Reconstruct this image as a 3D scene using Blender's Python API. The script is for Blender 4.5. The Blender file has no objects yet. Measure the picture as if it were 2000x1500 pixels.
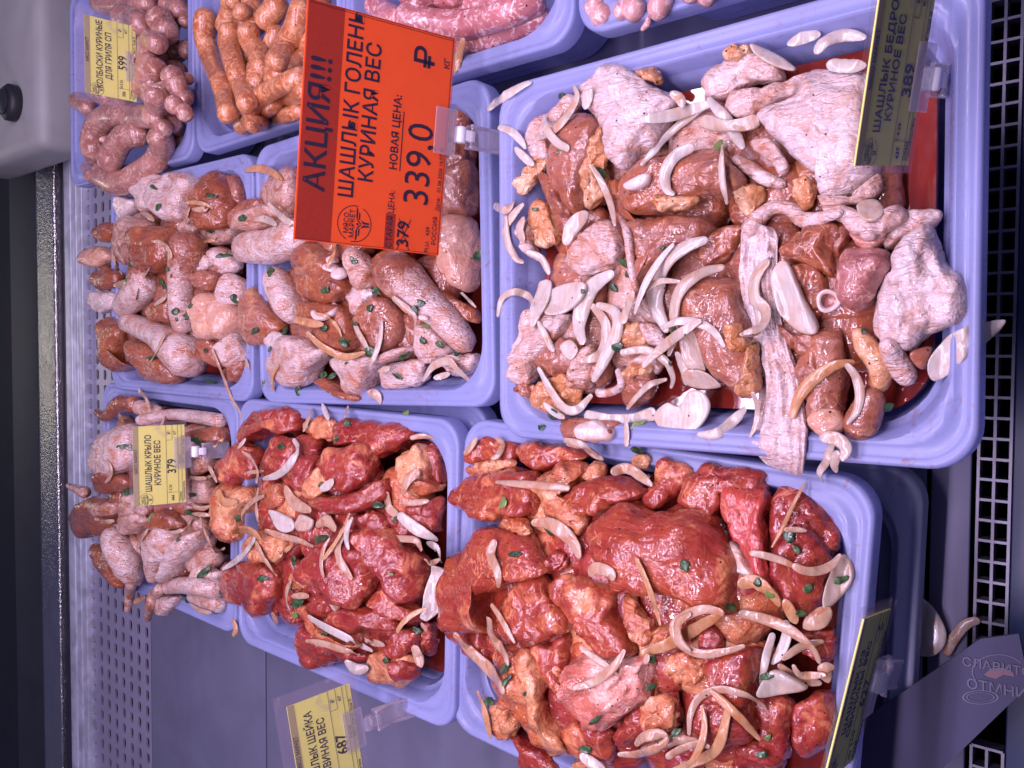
import bpy, bmesh, math, random
import numpy as np
from mathutils import Matrix, Vector
random.seed(7); rng = np.random.default_rng(7)
scene = bpy.context.scene
COL = scene.collection

# ------------------------------------------------------------------ camera
F = 1610.0; H = 0.62
MW = np.array([[0.7714923874, -0.0268482509, 0.6356718238],
               [0.0048183878, 0.9993271513, 0.0363596997],
               [-0.6362203072, -0.0249883182, 0.7711026551]])   # camera axes -> world
cd = bpy.data.cameras.new('camera'); cam = bpy.data.objects.new('camera', cd); COL.objects.link(cam)
cd.sensor_width = 36; cd.lens = F / 2000 * 36; cd.clip_start = 0.02; cd.clip_end = 50
cam.matrix_world = Matrix.Translation((0, 0, H)) @ Matrix(MW.tolist()).to_4x4()
scene.camera = cam

# ------------------------------------------------------------------ light
w = bpy.data.worlds.new('World'); scene.world = w; w.use_nodes = True
w.node_tree.nodes['Background'].inputs[0].default_value = (0.28, 0.27, 0.60, 1)
w.node_tree.nodes['Background'].inputs[1].default_value = 0.25
def strip(name, loc, sx, sy, watt, colr, rot=(0, 0, 0), spread=180):
    l = bpy.data.lights.new(name, 'AREA'); l.shape = 'RECTANGLE'; l.size = sx; l.size_y = sy
    l.energy = watt; l.color = colr; l.spread = math.radians(spread)
    o = bpy.data.objects.new(name, l); COL.objects.link(o); o.location = loc; o.rotation_euler = rot
    return o
strip('counter_strip_lamp', (-0.24, 0.05, 0.86), 0.025, 1.3, 8.0, (1.0, 0.80, 1.12))
strip('counter_strip_lamp', (-0.60, 0.05, 1.02), 0.05, 1.3, 6.0, (1.0, 0.77, 1.14))
strip('counter_strip_lamp', (-0.78, 0.05, 1.12), 0.05, 1.4, 6.5, (0.92, 0.80, 1.12))
strip('shop_lamp', (-4.1, 0.05, 1.0), 0.35, 0.9, 4.0, (1.0, 0.92, 0.78), (0, math.radians(-62), 0))
cy = scene.cycles; cy.max_bounces = 6; cy.diffuse_bounces = 3; cy.glossy_bounces = 3; cy.transmission_bounces = 4; cy.transparent_max_bounces = 10
vs = scene.view_settings
vs.view_transform = 'Standard'; vs.look = 'None'; vs.exposure = 0.0; vs.gamma = 1.0; vs.use_curve_mapping = False

# ------------------------------------------------------------------ pixel <-> place
def rays(uv):
    uv = np.asarray(uv, float)
    d = np.stack([uv[:, 0] - 1000, 750 - uv[:, 1], np.full(len(uv), -F)], 1)
    return d @ MW.T
def at(uv, z):
    r = rays(uv); t = (np.asarray(z) - H) / r[:, 2]
    return r * t[:, None] + np.array([0, 0, H])
def on_plane(uv, a, b, c):       # z = a + b x + c y
    r = rays(uv); t = (a - H) / (r[:, 2] - b * r[:, 0] - c * r[:, 1])
    return r * t[:, None] + np.array([0, 0, H])
CROP = {'P': (0, 0, 1), 'A': (850, 850, 2.308), 'B': (1250, 880, 2.419), 'C': (400, 780, 2.5), 'D': (450, 400, 3.333),
        'E': (500, 0, 2.857), 'Fb': (0, 400, 2.857), 'G': (0, 0, 2.857), 'W': (130, 750, 3.0), 'J': (950, 0, 3.125),
        'K': (1450, 0, 3.125), 'L': (950, 420, 3.0), 'N': (1450, 420, 2.678), 'Q': (1600, 1000, 3.0)}
def px(c, s):
    ox, oy, k = CROP[c]
    return np.array([[ox + float(a) / k, oy + float(b) / k] for a, b in (t.split(',') for t in s.split())])

# ------------------------------------------------------------------ noise
def _h(i, j, k, s):
    n = (i * 374761393 + j * 668265263 + k * 2147483647 + s * 974634777) & 0xffffffff
    n = ((n ^ (n >> 13)) * 1274126177) & 0xffffffff
    return ((n ^ (n >> 16)) & 0xffff) / 32767.5 - 1
def vnoise(p, s=0):
    i = np.floor(p).astype(np.int64); f = p - i; f = f * f * f * (f * (f * 6 - 15) + 10)
    o = 0
    for dx in (0, 1):
        for dy in (0, 1):
            for dz in (0, 1):
                wgt = (f[:, 0] if dx else 1 - f[:, 0]) * (f[:, 1] if dy else 1 - f[:, 1]) * (f[:, 2] if dz else 1 - f[:, 2])
                o = o + wgt * _h(i[:, 0] + dx, i[:, 1] + dy, i[:, 2] + dz, s)
    return o
def fbm(p, s=0, oc=3):
    o = 0; a = 1; t = 0
    for k in range(oc):
        o = o + a * vnoise(p * 2 ** k, s + 17 * k); t += a; a *= 0.5
    return o / t

# ------------------------------------------------------------------ materials
class NT:
    def __init__(s, name):
        s.m = bpy.data.materials.new(name); s.m.use_nodes = True; s.t = s.m.node_tree
        s.p = s.t.nodes['Principled BSDF']; s.out = s.t.nodes['Material Output']
    def n(s, typ, **kw):
        x = s.t.nodes.new(typ)
        for k, v in kw.items():
            if isinstance(k, str) and hasattr(x, k): setattr(x, k, v)
        return x
    def l(s, a, b): s.t.links.new(a, b)
    def put(s, sock, v):
        if hasattr(v, 'links') or hasattr(v, 'is_output'): s.l(v, sock)
        else: sock.default_value = (*v, 1) if (hasattr(v, '__len__') and len(v) == 3 and sock.type == 'RGBA') else v
    def coord(s, scale=(1, 1, 1)):
        tc = s.n('ShaderNodeTexCoord'); oi = s.n('ShaderNodeObjectInfo')
        mu = s.n('ShaderNodeVectorMath', operation='SCALE'); mu.inputs[0].default_value = (7.3, 3.1, 5.7); s.l(oi.outputs['Random'], mu.inputs['Scale'])
        ad = s.n('ShaderNodeVectorMath', operation='ADD'); s.l(tc.outputs['Object'], ad.inputs[0]); s.l(mu.outputs[0], ad.inputs[1])
        if scale != (1, 1, 1):
            m = s.n('ShaderNodeVectorMath', operation='MULTIPLY'); s.l(ad.outputs[0], m.inputs[0]); m.inputs[1].default_value = scale
            return m.outputs[0]
        return ad.outputs[0]
    def noise(s, vec, scale, det=3, dist=0, rough=0.5):
        x = s.n('ShaderNodeTexNoise'); s.l(vec, x.inputs['Vector']); x.inputs['Scale'].default_value = scale
        x.inputs['Detail'].default_value = det; x.inputs['Distortion'].default_value = dist; x.inputs['Roughness'].default_value = rough
        return x.outputs['Fac']
    def vor(s, vec, scale, feature='F1', out='Distance', rnd=1.0):
        x = s.n('ShaderNodeTexVoronoi', feature=feature); s.l(vec, x.inputs['Vector']); x.inputs['Scale'].default_value = scale
        x.inputs['Randomness'].default_value = rnd
        return x.outputs[out]
    def ramp(s, v, *st):
        x = s.n('ShaderNodeValToRGB'); e = x.color_ramp.elements
        while len(e) < len(st): e.new(0.5)
        for q, (p, c) in zip(e, st):
            q.position = p; q.color = (*c, 1) if hasattr(c, '__len__') else (c, c, c, 1)
        s.l(v, x.inputs[0]); return x.outputs[0]
    def mix(s, f, a, b):
        x = s.n('ShaderNodeMix', data_type='RGBA'); s.put(x.inputs[0], f); s.put(x.inputs[6], a); s.put(x.inputs[7], b); return x.outputs[2]
    def math(s, op, a, b=0.5, clamp=False):
        x = s.n('ShaderNodeMath', operation=op); x.use_clamp = clamp; s.put(x.inputs[0], a); s.put(x.inputs[1], b); return x.outputs[0]
    def attr(s, name='mix'):
        return s.n('ShaderNodeAttribute', attribute_name=name).outputs['Fac']
    def bump(s, h, st, dist, prev=None):
        x = s.n('ShaderNodeBump'); x.inputs['Strength'].default_value = st; x.inputs['Distance'].default_value = dist
        s.l(h, x.inputs['Height'])
        if prev is not None: s.l(prev, x.inputs['Normal'])
        return x.outputs[0]
    def fin(s, col=None, rough=None, nrm=None, cn=None, **kw):
        if col is not None: s.put(s.p.inputs['Base Color'], col)
        if rough is not None: s.put(s.p.inputs['Roughness'], rough)
        if nrm is not None:
            s.l(nrm, s.p.inputs['Normal'])
            if cn is not None: s.l(cn, s.p.inputs['Coat Normal'])
        for k, v in kw.items(): s.put(s.p.inputs[k.replace('_', ' ')], v)
        return s.m

def specks(N, vec, col, dens=0.8, scale=270, colr=(0.03, 0.015, 0.01)):
    d = N.vor(vec, scale); r = N.n('ShaderNodeSeparateColor'); N.l(N.vor(vec, scale, out='Color'), r.inputs[0])
    a = N.math('LESS_THAN', d, 0.2); b = N.math('GREATER_THAN', r.outputs[0], dens + 0.02)
    return N.mix(N.math('MULTIPLY', a, b), col, colr)
M = {}
def meat(name, deep, light, fatc, fat_lo, fat_hi, sauce, sauce_amt=0.5, spk=0.86, coat=0.7, rough=0.3, fibre=(30, 160, 160), bump=1.0, sss=0.0, septa=0.8):
    N = NT(name); v = N.coord(); vf = N.coord(fibre)
    fib = N.noise(vf, 1.0, 4, 1.5); big = N.noise(v, 22, 3, 0.6); mid = N.noise(v, 70, 5, 1.2)
    col = N.mix(N.ramp(N.math('ADD', N.math('MULTIPLY', fib, 0.6), N.math('MULTIPLY', big, 0.4)), (0.36, 0), (0.66, 1)), deep, light)
    fm = N.math('ADD', N.math('MULTIPLY', big, 0.55), N.math('MULTIPLY', N.noise(v, 48, 6, 2.2, 0.62), 0.45))
    fmask = N.ramp(fm, (fat_lo, 0), (fat_hi, 1))
    fcol = N.mix(N.ramp(mid, (0.35, 0), (0.65, 1)), fatc, tuple(min(1, c * 1.25 + 0.04) for c in fatc))
    col = N.mix(fmask, col, fcol)
    rd = N.math('ABSOLUTE', N.math('SUBTRACT', N.noise(v, 30, 3, 2.5, 0.45), 0.5))
    sep = N.math('MULTIPLY', N.ramp(rd, (0.0, 1), (0.022, 0)), N.ramp(N.noise(v, 18, 2), (0.45, 0), (0.62, septa)))
    col = N.mix(sep, col, tuple(min(1, c * 1.15 + 0.05) for c in fatc))
    sm = N.ramp(N.noise(v, 34, 6, 1.4, 0.65), (0.42, 0), (0.68, sauce_amt))
    col = N.mix(sm, col, sauce)
    col = specks(N, v, col, spk)
    h = N.math('ADD', N.math('MULTIPLY', N.noise(v, 120, 5, 0.8, 0.6), 0.7), N.math('MULTIPLY', fib, 0.45))
    nb = N.bump(h, 0.55 * bump, 0.004)
    cn = N.bump(N.noise(v, 105, 2, 1.0, 0.5), 0.55 * bump, 0.0045)
    rg = N.ramp(N.noise(v, 60, 3), (0.35, rough * 0.55), (0.7, rough * 1.5))
    M[name] = N.fin(col, rg, nb, cn, Coat_Weight=min(1, coat * 1.3), Coat_Roughness=0.04, Coat_IOR=1.5, Specular_IOR_Level=0.28, Subsurface_Weight=sss, Subsurface_Radius=(0.004, 0.0015, 0.001), Subsurface_Scale=1.0)
RED = (0.19, 0.011, 0.011); SAL = (0.37, 0.045, 0.036)
meat('lean', RED, SAL, (0.60, 0.20, 0.085), 0.56, 0.66, (0.40, 0.075, 0.02), 0.45)
meat('neck', (0.21, 0.014, 0.011), (0.39, 0.056, 0.034), (0.66, 0.26, 0.10), 0.56, 0.67, (0.48, 0.11, 0.025), 0.45, coat=0.9, rough=0.25)
meat('fat', (0.38, 0.065, 0.028), (0.54, 0.18, 0.075), (0.68, 0.34, 0.16), 0.46, 0.60, (0.50, 0.11, 0.02), 0.65, bump=1.7)
meat('white_fat', (0.72, 0.48, 0.32), (0.80, 0.60, 0.46), (0.82, 0.66, 0.55), 0.4, 0.6, (0.60, 0.20, 0.06), 0.5, bump=1.3)
meat('pink_fat', (0.48, 0.10, 0.075), (0.66, 0.26, 0.19), (0.80, 0.45, 0.36), 0.5, 0.62, (0.50, 0.12, 0.03), 0.4, bump=1.8, coat=0.9)
meat('fibre', (0.33, 0.02, 0.018), (0.55, 0.09, 0.07), (0.70, 0.30, 0.16), 0.62, 0.72, (0.42, 0.08, 0.02), 0.3, fibre=(260, 26, 120), coat=0.9, rough=0.22)
meat('chicken_meat', (0.21, 0.06, 0.036), (0.42, 0.18, 0.13), (0.55, 0.27, 0.11), 0.60, 0.70, (0.40, 0.10, 0.02), 0.65, spk=0.84, coat=0.8, rough=0.28, sss=0.2)
meat('chicken_dark', (0.17, 0.036, 0.02), (0.35, 0.12, 0.07), (0.50, 0.21, 0.085), 0.58, 0.70, (0.34, 0.075, 0.014), 0.8, spk=0.82, coat=0.8)
meat('chicken_pale', (0.56, 0.27, 0.19), (0.70, 0.42, 0.31), (0.74, 0.46, 0.28), 0.6, 0.7, (0.50, 0.16, 0.05), 0.5, spk=0.86, coat=0.8, sss=0.2)
meat('chicken_fat', (0.46, 0.17, 0.065), (0.60, 0.31, 0.15), (0.66, 0.42, 0.25), 0.5, 0.6, (0.50, 0.14, 0.02), 0.65, bump=1.4)
meat('purple_meat', (0.30, 0.10, 0.095), (0.44, 0.20, 0.18), (0.6, 0.33, 0.25), 0.6, 0.7, (0.40, 0.12, 0.05), 0.4)
meat('bone', (0.60, 0.46, 0.43), (0.68, 0.57, 0.55), (0.66, 0.52, 0.46), 0.5, 0.6, (0.62, 0.28, 0.16), 0.35, spk=0.97, bump=0.6)

def skin(name, a, b, stain, amt, wr=1.0, spk=0.93):
    N = NT(name); v = N.coord()
    big = N.noise(v, 25, 4, 0.8)
    col = N.mix(N.ramp(big, (0.35, 0), (0.65, 1)), a, b)
    st = N.ramp(N.noise(v, 42, 7, 1.6, 0.68), (0.46, 0), (0.64, amt))
    col = N.mix(st, col, stain)
    col = N.mix(N.ramp(N.noise(v, 150, 4, 0.5, 0.6), (0.64, 0), (0.72, amt * 0.8)), col, stain)
    col = specks(N, v, col, spk)
    wv = N.noise(N.coord((70, 190, 70)), 1.0, 3, 2.0); pim = N.vor(v, 420, 'SMOOTH_F1')
    nb = N.bump(wv, 0.6 * wr, 0.004); nb = N.bump(pim, 0.3, 0.0009, nb); nb = N.bump(N.noise(v, 150, 3, 1.5), 0.4 * wr, 0.0022, nb); cn = N.bump(N.noise(v, 110, 2, 1.4), 0.6 * wr, 0.0035)
    M[name] = N.fin(col, N.ramp(big, (0.3, 0.26), (0.7, 0.42)), nb, cn, Coat_Weight=0.6, Coat_Roughness=0.06, Subsurface_Weight=0.2,
                    Subsurface_Radius=(0.004, 0.002, 0.0015), Subsurface_Scale=1.0)
skin('skin', (0.56, 0.37, 0.33), (0.70, 0.55, 0.52), (0.46, 0.15, 0.05), 0.8, 1.3)
skin('skin_clean', (0.58, 0.45, 0.44), (0.72, 0.60, 0.59), (0.50, 0.20, 0.09), 0.5, 1.2)
skin('skin_stained', (0.48, 0.25, 0.18), (0.64, 0.43, 0.37), (0.34, 0.09, 0.022), 0.95, 1.2, 0.88)
# skin over meat, the split given by the mesh attribute "mix"
def two(name, ma, mb):
    N = NT(name); a = N.attr(); v = N.coord(); nz = N.noise(v, 60, 4, 1.0)
    f = N.ramp(N.math('ADD', a, N.math('MULTIPLY', N.math('SUBTRACT', nz, 0.5), 0.9)), (0.44, 0), (0.56, 1))
    def grab(mat):
        t = mat.node_tree; mp = {}
        for x in t.nodes:
            if x.type == 'OUTPUT_MATERIAL': continue
            y = N.t.nodes.new(x.bl_idname); mp[x] = y
            for pr in ('operation', 'feature', 'data_type', 'use_clamp', 'attribute_name'):
                if hasattr(x, pr): setattr(y, pr, getattr(x, pr))
            if x.type == 'VALTORGB':
                while len(y.color_ramp.elements) < len(x.color_ramp.elements): y.color_ramp.elements.new(0.5)
                for p, q in zip(x.color_ramp.elements, y.color_ramp.elements): q.position = p.position; q.color = p.color
            for p, q in zip(x.inputs, y.inputs):
                if hasattr(p, 'default_value'): q.default_value = p.default_value
        for l in t.links:
            if l.to_node in mp:
                fi = list(l.from_node.outputs).index(l.from_socket); ti = list(l.to_node.inputs).index(l.to_socket)
                N.t.links.new(mp[l.from_node].outputs[fi], mp[l.to_node].inputs[ti])
        return next(y for x, y in mp.items() if x.type == 'BSDF_PRINCIPLED').outputs[0]
    s1 = grab(M[ma]); s2 = grab(M[mb]); N.t.nodes.remove(N.p)
    mx = N.n('ShaderNodeMixShader'); N.l(f, mx.inputs[0]); N.l(s1, mx.inputs[1]); N.l(s2, mx.inputs[2]); N.l(mx.outputs[0], N.out.inputs[0])
    M[name] = N.m
two('drum', 'chicken_meat', 'skin')
two('drum_dark', 'chicken_dark', 'skin_stained')

def sausage_mat(name, a, b, fatc, flo, fhi, stain, spk=0.9):
    N = NT(name); v = N.coord()
    col = N.mix(N.ramp(N.noise(v, 55, 4, 0.8), (0.38, 0), (0.62, 1)), a, b)
    fm = N.noise(v, 105, 5, 2.2, 0.6)
    col = N.mix(N.ramp(fm, (flo - 0.04, 0), (fhi - 0.05, 0.95)), col, fatc)
    col = N.mix(N.ramp(N.noise(v, 40, 4, 1.0), (0.55, 0), (0.7, 0.5)), col, stain)
    col = specks(N, v, col, spk, 240)
    nb = N.bump(fm, 0.35, 0.002); nb = N.bump(N.noise(v, 60, 3), 0.3, 0.003, nb)
    M[name] = N.fin(col, 0.3, nb, Coat_Weight=0.6, Coat_Roughness=0.12, Subsurface_Weight=0.0, Subsurface_Radius=(0.003, 0.0015, 0.001), Subsurface_Scale=1.0)
sausage_mat('sausage_brown', (0.32, 0.125, 0.10), (0.45, 0.21, 0.165), (0.62, 0.40, 0.30), 0.55, 0.68, (0.36, 0.12, 0.05))
sausage_mat('sausage_orange', (0.42, 0.115, 0.045), (0.55, 0.20, 0.085), (0.72, 0.38, 0.20), 0.52, 0.66, (0.50, 0.15, 0.03))
sausage_mat('sausage_pink', (0.42, 0.115, 0.125), (0.54, 0.20, 0.20), (0.78, 0.52, 0.50), 0.56, 0.64, (0.40, 0.11, 0.10))
sausage_mat('sausage_pale', (0.58, 0.27, 0.25), (0.66, 0.36, 0.33), (0.80, 0.58, 0.55), 0.55, 0.66, (0.55, 0.24, 0.2))

def onion(name, base, stain, amt):
    N = NT(name); v = N.coord()
    ln = N.noise(N.coord((300, 40, 300)), 1.0, 2)
    col = N.mix(N.ramp(ln, (0.4, 0), (0.6, 0.6)), base, tuple(c * 0.78 for c in base))
    col = N.mix(N.ramp(N.noise(v, 60, 6, 1.4, 0.66), (0.47, 0), (0.68, amt)), col, stain)
    col = specks(N, v, col, 0.96)
    nb = N.bump(ln, 0.25, 0.0015); nb = N.bump(N.noise(v, 130, 3), 0.2, 0.002, nb)
    N.fin(col, 0.24, nb, Coat_Weight=0.5, Coat_Roughness=0.1, Subsurface_Weight=0.3, Subsurface_Radius=(0.006, 0.004, 0.003), Subsurface_Scale=1.0)
    tr = N.n('ShaderNodeBsdfTranslucent'); N.l(col, tr.inputs[0]); mx = N.n('ShaderNodeMixShader'); mx.inputs[0].default_value = 0.18
    N.l(N.p.outputs[0], mx.inputs[1]); N.l(tr.outputs[0], mx.inputs[2]); N.l(mx.outputs[0], N.out.inputs[0])
    M[name] = N.m
onion('onion', (0.64, 0.50, 0.41), (0.56, 0.22, 0.08), 0.75)
onion('onion_white', (0.70, 0.62, 0.56), (0.62, 0.32, 0.16), 0.55)
onion('onion_tint', (0.62, 0.40, 0.28), (0.50, 0.16, 0.045), 0.85)
onion('onion_orange', (0.68, 0.36, 0.18), (0.52, 0.16, 0.04), 0.8)

N = NT('parsley'); v = N.coord()
M['parsley'] = N.fin(N.mix(N.ramp(N.noise(v, 220, 3), (0.4, 0), (0.65, 1)), (0.012, 0.035, 0.012), (0.05, 0.12, 0.035)), 0.35,
                     N.bump(N.noise(v, 500, 3), 0.6, 0.001), Coat_Weight=0.4)
N = NT('scallion'); v = N.coord()
M['scallion'] = N.fin(N.mix(N.noise(v, 200), (0.09, 0.17, 0.035), (0.20, 0.28, 0.08)), 0.3, None, Coat_Weight=0.4)

def plastic(name, base, tl, rough=0.32):
    N = NT(name); v = N.coord()
    st = N.math('MULTIPLY', N.ramp(N.noise(v, 70, 7, 1.6, 0.7), (0.56, 0), (0.68, 0.75)), N.ramp(N.noise(v, 11, 2), (0.46, 0), (0.66, 1)))
    sc = N.noise(N.coord((6, 160, 60)), 1.0, 4); cl = N.noise(v, 14, 4, 0.5)
    col = N.mix(N.ramp(cl, (0.3, 0), (0.7, 0.5)), base, tuple(c * 0.72 for c in base))
    col = N.mix(st, col, (0.36, 0.13, 0.09))
    N.fin(col, N.ramp(sc, (0.3, rough * 0.7), (0.7, rough * 1.5)), N.bump(N.math('ADD', sc, N.noise(v, 40, 2)), 0.10, 0.002))
    tr = N.n('ShaderNodeBsdfTranslucent'); N.l(col, tr.inputs[0]); mx = N.n('ShaderNodeMixShader'); mx.inputs[0].default_value = tl
    N.l(N.p.outputs[0], mx.inputs[1]); N.l(tr.outputs[0], mx.inputs[2])
    tp = N.n('ShaderNodeBsdfTransparent'); tp.inputs[0].default_value = (0.80, 0.82, 0.98, 1); m2 = N.n('ShaderNodeMixShader'); m2.inputs[0].default_value = 0.16
    N.l(mx.outputs[0], m2.inputs[1]); N.l(tp.outputs[0], m2.inputs[2]); N.l(m2.outputs[0], N.out.inputs[0]); M[name] = N.m
plastic('tray_plastic', (0.42, 0.46, 0.78), 0.34, 0.26)
plastic('lid_plastic', (0.48, 0.51, 0.66), 0.15, 0.4)
def clear(name, colr, rough=0.08, alpha=0.7, wgt=0.35):
    N = NT(name); N.fin(colr, rough, None, IOR=1.45, Coat_Weight=0.3)
    tr = N.n('ShaderNodeBsdfTransparent'); tr.inputs[0].default_value = (0.985, 0.98, 0.99, 1)
    mx = N.n('ShaderNodeMixShader'); N.l(tr.outputs[0], mx.inputs[1]); N.l(N.p.outputs[0], mx.inputs[2])
    lw = N.n('ShaderNodeLayerWeight'); lw.inputs['Blend'].default_value = 0.35
    sm = N.n('ShaderNodeTexCoord'); nz = N.noise(sm.outputs['Object'], 45, 5, 1.0)
    f = N.math('ADD', N.math('MULTIPLY', lw.outputs['Facing'], wgt), N.math('ADD', 1 - alpha, N.math('MULTIPLY', N.ramp(nz, (0.60, 0), (0.7, 1)), 0.10)), True)
    N.l(f, mx.inputs[0]); N.l(mx.outputs[0], N.out.inputs[0]); M[name] = N.m
clear('clear_plastic', (0.66, 0.60, 0.68), 0.1, 0.86, 0.6)
clear('clear_sleeve', (0.58, 0.48, 0.55), 0.16, 0.955, 0.10)
def simple(name, col, rough=0.5, metal=0.0, nz=0, nzs=40, bump=0, bs=200, **kw):
    N = NT(name); v = N.coord(); c = col
    if nz: c = N.mix(N.ramp(N.noise(v, nzs, 5, 0.6), (0.3, 0), (0.7, 1)), col, tuple(x * (1 - nz) for x in col))
    nb = N.bump(N.noise(v, bs, 3), bump, 0.002) if bump else None
    M[name] = N.fin(c, rough, nb, Metallic=metal, **kw)
simple('steel_deck', (0.20, 0.20, 0.29), 0.6, 0.25, 0.25, 9, 0.12, 90)
simple('steel_perf', (0.46, 0.43, 0.56), 0.40, 0.5, 0.18, 14)
simple('rail_white', (0.72, 0.74, 0.84), 0.40, 0.35, 0.45, 30)
simple('rail_dark', (0.045, 0.04, 0.06), 0.45, 0.4, 0.3)
simple('foil', (0.62, 0.60, 0.56), 0.22, 1.0, 0.2, 20, 0.9, 260)
simple('dark_panel', (0.022, 0.028, 0.034), 0.6, 0, 0.3, 12)
simple('cavity', (0.006, 0.006, 0.01), 0.9)
simple('scale_body', (0.40, 0.40, 0.37), 0.5, 0, 0.2, 10)
simple('black_rubber', (0.02, 0.02, 0.025), 0.5)
simple('bracket_steel', (0.13, 0.12, 0.15), 0.35, 0.7, 0.3, 30)
simple('grille_paint', (0.22, 0.22, 0.27), 0.4, 0.3, 0.25, 60)
simple('blue_panel', (0.02, 0.035, 0.09), 0.35)
simple('orange_card', (0.88, 0.095, 0.016), 0.5, 0, 0.06, 60)
simple('orange_band', (0.36, 0.028, 0.012), 0.5, 0, 0.15, 400)
simple('yellow_card', (0.90, 0.90, 0.20), 0.6, 0, 0.05, 30)
simple('grey_band', (0.42, 0.36, 0.16), 0.6)
simple('ink', (0.012, 0.01, 0.014), 0.55)
simple('ink_violet', (0.02, 0.012, 0.035), 0.55)
simple('ink_blue', (0.035, 0.035, 0.12), 0.55)
simple('ink_grey', (0.12, 0.10, 0.06), 0.55)
simple('white_plastic', (0.82, 0.82, 0.86), 0.35, 0, 0, 0, 0)
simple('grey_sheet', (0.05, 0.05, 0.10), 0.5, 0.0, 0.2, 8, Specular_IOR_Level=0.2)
simple('label_reflection', (0.075, 0.075, 0.125), 0.5)  # this and the red below paint in the bottle-label reflections
simple('label_reflection_red', (0.13, 0.055, 0.075), 0.5)
N = NT('juice'); v = N.coord()
M['juice'] = N.fin(N.mix(N.noise(v, 60, 4), (0.17, 0.014, 0.012), (0.24, 0.026, 0.014)), 0.06, N.bump(N.noise(v, 60, 2), 0.06, 0.003), Coat_Weight=0.6)

# ------------------------------------------------------------------ objects
THINGS = {}
def raw(name, verts, faces, mat, parent=None, loc=None, smooth=True, attr=None):
    verts = np.asarray(verts, float)
    if loc is None: loc = np.array([*verts[:, :2].mean(0), verts[:, 2].min()])
    me = bpy.data.meshes.new(name); me.from_pydata((verts - loc).tolist(), [], [list(map(int, f)) for f in faces])
    if smooth: me.polygons.foreach_set('use_smooth', [True] * len(me.polygons))
    if attr is not None:
        a = me.attributes.new('mix', 'FLOAT', 'POINT'); a.data.foreach_set('value', np.asarray(attr, np.float32))
    if mat: me.materials.append(M[mat])
    o = bpy.data.objects.new(name, me); COL.objects.link(o)
    if parent is not None:
        o.parent = parent; o.location = Vector(loc) - world_loc(parent)
    else: o.location = loc
    return o
WL = {}
def world_loc(o):
    p = o.location.copy(); q = o.parent
    while q: p += q.location; q = q.parent
    return p
def tag(o, label, cat, group=None):
    o['label'] = label; o['category'] = cat
    if group: o['group'] = group
    return o
def struct(o): o['kind'] = 'structure'; return o
def empty(name, loc, label=None, cat=None, group=None):
    o = bpy.data.objects.new(name, None); o.empty_display_size = 0.01; COL.objects.link(o); o.location = loc
    if label: tag(o, label, cat, group)
    return o
def bx(x0, x1, y0, y1, z0, z1):
    v = [(x, y, z) for z in (z0, z1) for y in (y0, y1) for x in (x0, x1)]
    return v, [(0, 2, 3, 1), (4, 5, 7, 6), (0, 1, 5, 4), (2, 6, 7, 3), (0, 4, 6, 2), (1, 3, 7, 5)]
def box(name, x0, x1, y0, y1, z0, z1, mat, parent=None, bev=0.0):
    v, f = bx(x0, x1, y0, y1, z0, z1)
    o = raw(name, v, f, mat, parent, smooth=False)
    if bev:
        bm = bmesh.new(); bm.from_mesh(o.data); bmesh.ops.bevel(bm, geom=bm.edges[:], offset=bev, segments=3, profile=0.5, affect='EDGES')
        bm.to_mesh(o.data); bm.free()
        o.data.polygons.foreach_set('use_smooth', [True] * len(o.data.polygons))
        try: o.data.set_sharp_from_angle(angle=0.6)
        except Exception: pass
    return o

# ------------------------------------------------------------------ setting
DX0, DX1, DY0, DY1 = -1.47, 0.10, -0.75, 0.75
def XU(u, z, v=800): return float(at(np.array([[u, v]]), np.array([z]))[0, 0])
# deck plates: two smooth plates with a seam and the perforated strip behind them
struct(box('deck_plate', -1.235, -0.93, DY0, DY1, -0.004, 0.0, 'steel_deck', bev=0.001))
struct(box('deck_plate', -0.9275, -0.1395, DY0, DY1, -0.004, -0.0005, 'steel_deck', bev=0.001))
struct(box('deck_plate', -0.1365, -0.112, DY0, DY1, -0.004, -0.0002, 'steel_deck', bev=0.001))
struct(box('deck_underside', -1.6, 0.3, DY0, DY1, -0.09, -0.085, 'cavity'))
def perforated():
    V = []; Fc = []
    pxx = 0.0262; pyy = 0.0250; n = 16
    hole = [(0.0050 * math.cos(a), 0.0040 * (1 if math.sin(a) >= 0 else -1) + 0.0046 * math.sin(a)) for a in (2 * math.pi * (i + 0.5) / n for i in range(n))]
    outer = []
    for i in range(n):
        a = 2 * math.pi * (i + 0.5) / n; c, s_ = math.cos(a), math.sin(a); m = max(abs(c), abs(s_)); outer.append((c / m * 0.5 * pxx, s_ / m * 0.5 * pyy))
    for ix in range(8):
        for iy in range(int((DY1 - DY0) / pyy)):
            cx = -1.235 - pxx * (ix + 0.5); cy = DY0 + pyy * (iy + 0.5); b = len(V)
            V += [(cx + p, cy + q, 0) for p, q in outer] + [(cx + p, cy + q, 0) for p, q in hole] + [(cx + p, cy + q, -0.003) for p, q in hole]
            for i in range(n):
                j = (i + 1) % n
                Fc += [(b + i, b + j, b + n + j, b + n + i), (b + n + i, b + n + j, b + 2 * n + j, b + 2 * n + i)]
            for k in (1, 5, 9, 13):
                cxx = cx + (0.5 * pxx if k in (1, 13) else -0.5 * pxx); cyy = cy + (0.5 * pyy if k in (1, 5) else -0.5 * pyy)
                V.append((cxx, cyy, 0)); Fc.append((b + k, len(V) - 1, b + k + 1))
    return struct(raw('perforated_deck', V, Fc, 'steel_perf', smooth=False))
perforated()
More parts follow.
